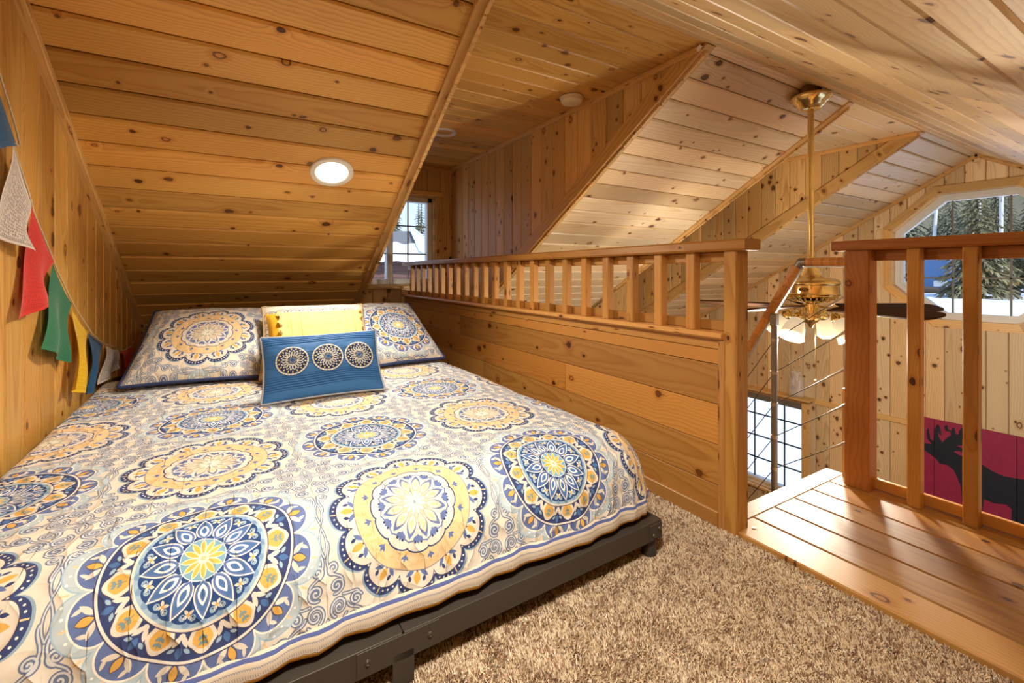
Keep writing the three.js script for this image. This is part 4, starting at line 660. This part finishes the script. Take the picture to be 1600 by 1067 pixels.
// ---------- prayer-style flags on a cord along the left wall ----------
{
  const script = (bg, ink, dense) => canvasTex(256, 256, (g) => {
    const r = mulberry(31 + dense); g.fillStyle = bg; g.fillRect(0, 0, 256, 256); for (let i = 0; i < 2600; i++) { g.globalAlpha = 0.05; g.fillStyle = i & 1 ? '#000' : '#fff'; g.fillRect(r() * 256, r() * 256, 3, 1); } g.globalAlpha = 1; g.strokeStyle = ink; g.lineWidth = 1.2;
    g.strokeRect(16, 22, 224, 222); g.strokeRect(20, 26, 216, 214);
    for (let y = 38; y < 236; y += 13) { let x = 26; while (x < 226) { const w = 3 + r() * 6; g.beginPath(); g.moveTo(x, y); g.lineTo(x + w, y); g.moveTo(x + w * 0.5, y); g.quadraticCurveTo(x + w * (0.2 + r()), y + 4 + r() * 3, x + w * (r() * 0.8), y + 6 + r() * 3); if (r() < 0.4) { g.moveTo(x + w * 0.3, y - 4); g.lineTo(x + w * 0.8, y - 2); } g.lineWidth = 1.5; g.stroke(); x += w + 2 + (r() < 0.16 ? 7 : 0); } }
  });
  const fab = (map) => new THREE.MeshPhysicalMaterial({ map, roughness: 0.9, transmission: 0.15, thickness: 0, side: THREE.DoubleSide });
  const blue = fab(script('#1e5684', '#1a4668', 1)), white = fab(script('#d9cfc8', '#4c3f3c', 2)), red = fab(script('#d02312', '#a3180d', 3)), green = fab(script('#1f7350', '#175a3e', 4)), yellow = fab(script('#e9bd08', '#c99c08', 5));
  const flags = [
    ['deep blue cloth flag, highest on the cord by the upper left wall', blue, [1.42, -1.45], [1.147, -1.70], [1.104, -1.571], [1.25, -1.33]],
    ['white cloth flag printed with lines of dark script under the highest blue flag', white, [1.15, -1.66], [1.007, -1.783], [0.869, -1.769], [0.91, -1.5]],
    ['red cloth flag hanging between the white printed flag and the green flag', red, [1.0, -1.783], [0.85, -1.961], [0.732, -1.921], [0.689, -1.691]],
    ['green cloth flag hanging between the red flag and the yellow flag', green, [0.842, -1.967], [0.705, -2.157], [0.511, -2.08], [0.593, -1.836]],
    ['yellow cloth flag hanging next to the green flag above the bed edge', yellow, [0.692, -2.179], [0.584, -2.377], [0.375, -2.217], [0.42, -2.087]],
    ['dark blue cloth flag folded narrow, its tip touching the quilt', blue, [0.578, -2.387], [0.503, -2.611], [0.352, -2.345], [0.352, -2.315]],
    ['small white printed flag curling towards the pillow sham', white, [0.498, -2.646], [0.441, -2.89], [0.36, -2.834], [0.36, -2.45]],
    ['dark red cloth flag tucked behind the pillow sham at the wall', red, [0.433, -2.904], [0.422, -3.173], [0.31, -3.1], [0.31, -2.95]],
  ];
  flags.forEach(([label, m, a, b, c, d], k) => {
    const f = (u, v) => { const y = lerp(lerp(a[0], b[0], u), lerp(d[0], c[0], u), v), z = lerp(lerp(a[1], b[1], u), lerp(d[1], c[1], u), v), waist = 0.035 * Math.sin(v * 3.1416) * (u - 0.5), sag = k === 5 ? 0 : 0.02 * Math.sin(u * 3.14) * (1 - v); return V(-0.499 + v * (k > 3 ? 0.018 : 0.01) + 0.012 * v * Math.sin(u * 7 + k * 2) + 0.005 * Math.sin(v * 6 + k), y - sag * 0.5, z + waist * 1.4); };
    single('cloth_flag', surface(f, 24, 24, (u, v) => [u, 1 - v]), m, label, 'flag', 'cloth flags on the wall cord');
  });
  const pts = [V(-0.5, 1.5, -1.36)]; for (const [, , a, b] of flags) pts.push(V(-0.494, a[0], a[1]), V(-0.494, b[0], b[1])); pts.push(V(-0.505, 0.43, -3.3));
  single('flag_cord', tube(pts, 0.0022, 120, 6), new THREE.MeshStandardMaterial({ color: 0xcdbb98, roughness: 0.8 }), 'thin pale cord holding the row of cloth flags along the wall', 'cord');
}
// ---------- gable wall things ----------
{
  const zs = [-1.735, -1.552, -1.3, -1.043, -0.79, -0.54], y0 = -1.52, y1 = -0.5, zw = 1.2, P = ([z, y], W, H) => [(z + 1.735) / zw * W, (y1 - y) / (y1 - y0) * H];
  const art = canvasTex(1024, 870, (g, W, H) => {
    const r = mulberry(9); g.fillStyle = '#96204a'; g.fillRect(0, 0, W, H);
    for (let i = 0; i < 900; i++) { g.globalAlpha = 0.07; g.fillStyle = ['#c23a5a', '#6e1030', '#d8707c'][i % 3]; g.fillRect(r() * W, r() * H, 4 + r() * 18, 6 + r() * 60); } g.globalAlpha = 1;
    const path = (L) => { g.beginPath(); L.forEach((p) => g.lineTo(...P(p, W, H))); g.closePath(); };
    g.fillStyle = '#141c2c';
    path([[-1.66, -0.765], [-1.63, -0.72], [-1.609, -0.737], [-1.569, -0.727], [-1.6, -0.688], [-1.603, -0.611], [-1.59, -0.588], [-1.578, -0.682], [-1.556, -0.698], [-1.552, -0.603], [-1.535, -0.546], [-1.522, -0.538], [-1.509, -0.57], [-1.501, -0.624], [-1.513, -0.628], [-1.524, -0.599], [-1.522, -0.642], [-1.496, -0.692], [-1.471, -0.648], [-1.438, -0.605], [-1.446, -0.58], [-1.473, -0.582], [-1.484, -0.551], [-1.474, -0.528], [-1.461, -0.528], [-1.459, -0.561], [-1.438, -0.572], [-1.428, -0.541], [-1.415, -0.543], [-1.409, -0.585], [-1.389, -0.59], [-1.387, -0.557], [-1.373, -0.53], [-1.36, -0.529], [-1.33, -0.56], [-1.3, -0.53], [-1.28, -0.56], [-1.33, -0.66], [-1.37, -0.69], [-1.357, -0.733], [-1.232, -0.803], [-1.18, -0.831], [-1.115, -0.848], [-1.031, -0.836], [-0.9, -0.82], [-0.78, -0.83], [-0.68, -0.87], [-0.63, -0.97], [-0.62, -1.1], [-0.66, -1.25], [-0.63, -1.52], [-0.7, -1.52], [-0.74, -1.26], [-0.86, -1.2], [-1.01, -1.2], [-1.02, -1.52], [-1.08, -1.52], [-1.072, -1.098], [-1.101, -1.074], [-1.173, -1.095], [-1.232, -1.084], [-1.25, -1.3], [-1.24, -1.52], [-1.31, -1.52], [-1.35, -1.3], [-1.365, -1.216], [-1.373, -1.044], [-1.397, -0.966], [-1.421, -0.909], [-1.463, -0.88], [-1.513, -0.887], [-1.539, -0.851], [-1.609, -0.806], [-1.655, -0.8]]); g.fill();
    g.fillStyle = '#9c244c'; path([[-1.36, -0.672], [-1.4, -0.69], [-1.36, -0.7]]); g.fill(); path([[-1.421, -0.744], [-1.389, -0.732], [-1.35, -0.74], [-1.35, -0.765], [-1.389, -0.766]]); g.fill();
  });
  const m = new THREE.MeshStandardMaterial({ map: art, roughness: 0.6 }), t = thing('elk_painting', 'red board painting of a black elk with antlers on the gable wall', 'painting');
  for (let i = 0; i < 5; i++) { const g = rbox(XR - 0.024, XR - 0.002, y0, y1, zs[i] + 0.0012, zs[i + 1] - 0.0012, 0.002), uv = g.attributes.uv, p = g.attributes.position; for (let k = 0; k < uv.count; k++) uv.setXY(k, (p.getZ(k) + 1.735) / zw, (p.getY(k) - y0) / (y1 - y0)); part('board', g, m, t); }
}
{
  const jx = XR - 0.085, jz = -2.7, jy = LW.y1 + 0.0805, glass = new THREE.MeshPhysicalMaterial({ color: 0xffffff, transmission: 0.78, roughness: 0.08, thickness: 0.0, ior: 1.6, side: THREE.DoubleSide });
  const t = thing('glass_jar', 'clear glass jar standing on the shelf above the lower window', 'jar', [jx, jy, jz]);
  part('body', lathe([[0, 0.001], [0.06, 0.001], [0.072, 0.008], [0.075, 0.025], [0.075, 0.19], [0.068, 0.215], [0.055, 0.232], [0.055, 0.272], [0.058, 0.276], [0.056, 0.279]], 40), glass, t);
  part('screw_thread', new THREE.TorusGeometry(0.0555, 0.0025, 6, 40).rotateX(Math.PI / 2).translate(0, 0.255, 0), glass, t);
  const st = []; const r = mulberry(3); for (let i = 0; i < 12; i++) { const a = r() * 6.28, b = 0.03 * r(), top = V(Math.cos(a) * (0.03 + 0.1 * r()), 0.42 + 0.22 * r(), Math.sin(a) * (0.03 + 0.12 * r()) - 0.02); st.push(tube([V(-Math.cos(a) * b, 0.012, -Math.sin(a) * b), V(Math.cos(a) * 0.02, 0.27, Math.sin(a) * 0.02), top], 0.0016, 10, 5)); }
  single('dried_stems', join(st).translate(jx, jy, jz), new THREE.MeshStandardMaterial({ color: 0xe6d3ae, roughness: 0.8 }), 'thin pale dried stems standing in the glass jar', 'stems');
}
// ---------- outdoors ----------
const gy = (x, z) => { const e = sstep(8, 50, x) * 1.95, n = sstep(8, 40, -z) * 0.5; return -2.75 + Math.max(e, n) + 0.16 * (fbm(x * 0.22 + 40, z * 0.22 + 40) - 0.5) + 0.5 * (noise(x * 0.05 + 9, z * 0.05 + 3) - 0.5) * sstep(12, 30, Math.hypot(x, z)); };
{
  const g = struct('ground'); part('snow_field', surface((u, v) => { const x = lerp(-60, 110, u), z = lerp(50, -90, v); return V(x, gy(x, z), z); }, 150, 130), M.snow, g);
  const h = struct('hill'); const hm = new THREE.MeshStandardMaterial({ color: 0x77725e, roughness: 1 });
  part('wooded_slope', surface((u, v) => { const a = lerp(-1.75, 0.55, u), r = lerp(84, 108, v); const x = Math.cos(a) * r, z = Math.sin(a) * r; return V(x, -3 + v * 24 * sstep(-1.35, -0.75, a) * (0.85 + 0.3 * noise(a * 9, v * 3)) + 2.5 * (noise(a * 60, v * 18) - 0.5), z); }, 160, 24), hm, h);
}
function spruceGeo(seed, H, R, levels, droop) {
  const r = mulberry(seed), B = new Builder(), cols = [];
  for (let l = 0; l < levels; l++) {
    const t = l / (levels - 1), y = H * (0.07 + 0.91 * t), rad = R * Math.pow(1 - t, 0.85) * (0.82 + 0.3 * r()) + 0.05, n = Math.round(lerp(13, 6, t)), off = r() * 6.28;
    for (let k = 0; k < n; k++) {
      const a = off + k / n * 6.2832 + (r() - 0.5) * 0.4, L = rad * (0.7 + 0.45 * r()), d = V(Math.cos(a), 0, Math.sin(a)), s = V(-Math.sin(a), 0, Math.cos(a)), dr = droop * (0.7 + 0.6 * r()), P = (q, w, h = 0) => V(0, y, 0).addScaledVector(d, L * q).addScaledVector(s, w * L).add(V(0, -dr * L * q * q + h, 0)), c0 = 0.6 + 0.7 * r(), z2 = [0, 0], before = B.p.length;
      for (let m = 0; m < 4; m++) { const q0 = 0.12 + m * 0.22, q1 = q0 + 0.3, w = 0.17 * (1.1 - q0) + 0.05; for (const sg of [-1, 1]) { B.tri(P(q0 - 0.1, 0), P(q1, sg * w * (0.9 + 0.5 * r()), -0.03 - 0.06 * r() * L), P(q0 + 0.14, 0), z2, z2, z2); } B.tri(P(q0 - 0.06, -0.02), P(q0 + 0.1, 0, -0.1 * L - 0.06), P(q0 + 0.2, 0.02), z2, z2, z2); }
      B.tri(P(0.8, -0.05), P(1.08, 0, -0.02), P(0.8, 0.05), z2, z2, z2);
      for (let i = 0; i < (B.p.length - before) / 3; i++) cols.push(c0, c0, c0);
    }
  }
  const g = B.geo(); g.setAttribute('color', new THREE.Float32BufferAttribute(cols, 3)); return g;
}
{
  const leafM = [[0.17, 0.185, 0.105], [0.2, 0.215, 0.15], [0.235, 0.215, 0.115]].map((c) => new THREE.MeshStandardMaterial({ color: new THREE.Color().setRGB(...c), vertexColors: true, roughness: 0.95, side: THREE.DoubleSide })), bark = new THREE.MeshStandardMaterial({ color: 0x5a4d42, roughness: 1 });
  const protos = [[1, 13, 2.3, 34, 0.45], [2, 16, 2.4, 40, 0.55], [3, 10, 2.2, 40, 0.35], [4, 13, 1.9, 44, 0.5]].map(([s, H, R, l, d], i) => { const o = new THREE.Group(); part('foliage', spruceGeo(s, H, R, l, d), leafM[i % 3], o); part('trunk', new THREE.CylinderGeometry(0.03, 0.2, H, 8).translate(0, H / 2 - 0.15, 0), bark, o); return o; });
  const put = (i, x, z, s, label, group) => { const o = protos[i].clone(); o.name = numbered('spruce_tree'); o.position.set(x, gy(x, z) - 0.1, z); o.scale.setScalar(s); o.rotation.y = rnd() * 6.28; tag(o, label, 'tree', group); scene.add(o); };
  const r = mulberry(88);
  put(2, 43.5, -10.3, 0.95, 'greyish green spruce standing alone on the snow in front of the woods', undefined);
  put(2, 47, -5.4, 0.75, 'smaller yellowish spruce beside the lone grey spruce on the snow', undefined);
  for (let j = 0; j < 4; j++) for (let i = 0; i < 8; i++) put((i * 3 + j) % 2, 56.5 + j * 6 + 0.3 * r(), -36 + (i + (j % 2) * 0.5) * 5.9 + 0.3 * r(), 0.82 + 0.16 * r(), 'dark green spruce in the woods beyond the snow field', 'spruces in the woods past the octagonal window');
  for (let j = 0; j < 4; j++) for (let i = 0; i < 5; i++) { const q = -15.4 + i * 3.8 + j * 0.95, D = 30 + j * 4.2 + 0.2 * r(); put(3, 0.516 * D + 0.857 * q, -0.857 * D + 0.516 * q, 0.68 + 0.1 * r(), 'dark spruce behind the neighbouring snowy roof', 'spruces behind the neighbouring house'); }
  const birch = new THREE.MeshStandardMaterial({ color: 0xd9d6cf, roughness: 0.9 });
  const birchSpots = [[53.2, -15.6, 15, 0.025], [52.6, -12.3, 17, -0.004], [52.6, -11.1, 16, 0.004], [50.5, -7.9, 15, 0.01], [51.5, -18.5, 15, -0.02], [52.3, -4.2, 15, 0.01]];
  birchSpots.forEach(([x, z, H, lean], i) => { const o = base('birch_tree', [x, gy(x, z) - 0.1, z]); part('trunk', tube([V(0, 0, 0), V(lean * 20, H * 0.5, lean * 10), V(lean * 30, H, lean * 30)], 0.13, 12, 8), birch, o); const tw = []; const rr = mulberry(i + 60); for (let k = 0; k < 16; k++) { const y = H * (0.35 + 0.6 * rr()), a = rr() * 6.28; tw.push(rod(V(lean * 20 * y / H * 1.3, y, 0), V(Math.cos(a) * 0.5, y + 1.0, Math.sin(a) * 0.5), 0.03, 0.008, 5)); } part('branches', join(tw), new THREE.MeshStandardMaterial({ color: 0x8a7f76, roughness: 1 }), o); tag(o, i ? 'slender pale birch trunk among the spruces' : 'pale birch trunk nearest the corner of the octagonal window', 'tree', i ? 'birches in the woods' : undefined); });
  const tarp = thing('tarp_covered_stack', 'tall blue tarp-covered stack at the edge of the woods', 'tarp', [50.1, gy(50.1, -14.2), -14.2]);
  part('tarp', (() => { const g = new RoundedBoxGeometry(3.4, 3.6, 2.6, 4, 0.35); const p = g.attributes.position; for (let i = 0; i < p.count; i++) p.setXYZ(i, p.getX(i) * (1 + 0.06 * Math.sin(p.getY(i) * 4)), p.getY(i) + 0.15 * Math.sin(p.getZ(i) * 2.2), p.getZ(i) * (1 + 0.05 * Math.sin(p.getY(i) * 5 + 1))); g.computeVertexNormals(); return g.translate(0, 1.9, 0); })(), new THREE.MeshStandardMaterial({ color: 0x5277a6, roughness: 0.6 }), tarp);
  for (let k = 0; k < 4; k++) { const z = -15.6 + k * 1.9, g = thing('log', 'brown log lying on the snow in front of the blue tarp', 'log', [47.6, gy(47.6, z) + 0.22, z], 'logs in front of the blue tarp'); part('bark', (() => { const c = new THREE.CylinderGeometry(0.22, 0.26, 1.7, 12); c.rotateX(Math.PI / 2 + 0.1); return c; })(), bark, g); }
  const sign = thing('small_sign', 'small white sign on a post before the blue tarp', 'sign', [46, gy(46, -12.9), -12.9]); part('post', boxGeo(-0.04, 0.04, 0, 0.8, -0.04, 0.04), bark, sign); part('panel', rbox(-0.07, -0.03, 0.55, 0.98, -0.4, 0.4, 0.015), M.white, sign);
  const mark = thing('yellow_marker', 'small yellow marker on a stake at the wood edge', 'marker', [48.6, gy(48.6, -9.7), -9.7]); part('stake', boxGeo(-0.03, 0.03, 0, 1.0, -0.03, 0.03), bark, mark); part('panel', rbox(-0.06, -0.02, 0.7, 1.1, -0.5, 0.4, 0.015), new THREE.MeshStandardMaterial({ color: 0xc99a2c, roughness: 0.7 }), mark);
}
{
  // neighbouring house: hipped roof, lower half under snow
  const t = thing('neighbour_house', 'neighbouring brown house with a grey roof half under snow', 'house', [4.99, 0, -13.33]), R = V(0.857, 0, 0.516), F = V(0.516, 0, -0.857), P = (r, y, f) => V(0, y, 0).addScaledVector(R, r).addScaledVector(F, f), z2 = [0, 0];
  const poly = (pts) => { const B = new Builder(); for (let i = 1; i < pts.length - 1; i++) B.tri(pts[0], pts[i], pts[i + 1], z2, z2, z2); return B.geo(); };
  const roofM = new THREE.MeshStandardMaterial({ color: 0x77777a, roughness: 0.9, side: THREE.DoubleSide }), snowM = new THREE.MeshStandardMaterial({ color: 0xeef2f7, roughness: 0.8, side: THREE.DoubleSide });
  const wallM = new THREE.MeshStandardMaterial({ color: 0x6b4f48, roughness: 0.85 }), L = -9, y0 = 1.22, y1 = 2.5;
  part('wall', join(poly([P(-0.35, 1.2, 0.35), P(L, 1.2, 0.35), P(L, -3, 0.35), P(-0.35, -3, 0.35)]), poly([P(-0.35, -3, 7.7), P(-0.35, 1.2, 7.7), P(-0.35, 1.2, 0.35), P(-0.35, -3, 0.35)])), new THREE.MeshStandardMaterial({ color: 0x6b4f48, roughness: 0.85, side: THREE.DoubleSide }), t);
  for (let k = 0; k < 20; k++) part('siding_board', (() => { const y = -2.9 + k * 0.2; const B = new Builder(), a = P(L, y, 0.34), b = P(-0.35, y, 0.34), c = P(-0.35, y + 0.19, 0.335), d = P(L, y + 0.19, 0.335), o = P(0, 0, -0.03).setY(0); const a2 = a.clone().add(o), b2 = b.clone().add(o); B.quad(a2, b2, c, d, z2, z2, z2, z2); B.quad(a, b, b2, a2, z2, z2, z2, z2); return B.geo(); })(), wallM, t);
  part('roof', join(poly([P(0, y0, 0), P(-1.32, y1, 4), P(L, y1, 4), P(L, y0, 0)]), poly([P(0, y0, 8), P(-1.32, y1, 4), P(0, y0, 0)]), poly([P(0, y0, 8), P(L, y0, 8), P(L, y1, 4), P(-1.32, y1, 4)]), poly([P(0, y0, 0), P(L, y0, 0), P(L, y0, 8), P(0, y0, 8)])), roofM, t);
  const at = (q, f) => P(lerp(0, L, q) - f * 0.33 * (1 - q), y0 + (y1 - y0) * f / 4 + 0.0, f);
  part('roof_snow', surface((u, v) => { const edge = 1.75 + 0.35 * (noise(u * 30, 4) - 0.5) * 2 + 0.3 * (noise(u * 9, 8) - 0.5), f = lerp(-0.12, edge, v), q = at(u, Math.max(0, f)); if (f < 0) q.addScaledVector(F, f); q.y += 0.16 * Math.pow(Math.sin(Math.min(1, v * 1.2 + 0.25) * 2.6), 0.6) * (v < 1 ? 1 : 0) + 0.01 - (v === 0 ? 0.14 + 0.06 * noise(u * 60, 2) : 0); return q; }, 140, 10), snowM, t);
  part('roof_snow', (() => { const o = V(0, 0.12, 0).addScaledVector(R, 0.05); return poly([P(0, y0, 8).add(o), P(-1.32, y1, 4).add(o), P(-1.5, y1, 3.9).add(o), P(-0.35, y0 + 0.2, 0.2).add(o), P(0, y0, 0).add(o)]); })(), snowM, t);
}

// ---------- small leftovers at the ridge ----------
single('paper_scrap', surface((u, v) => V(1.745 + 0.07 * u, RY - 0.012 - 0.014 * v - 0.006 * Math.sin(u * 9), RZ - 0.012 - 0.02 * v), 10, 4), new THREE.MeshStandardMaterial({ color: 0xd8c9ad, roughness: 0.9, side: THREE.DoubleSide }), 'torn pale scrap at the ridge where the dormer trim ends', 'scrap');

renderer.render(scene, camera);
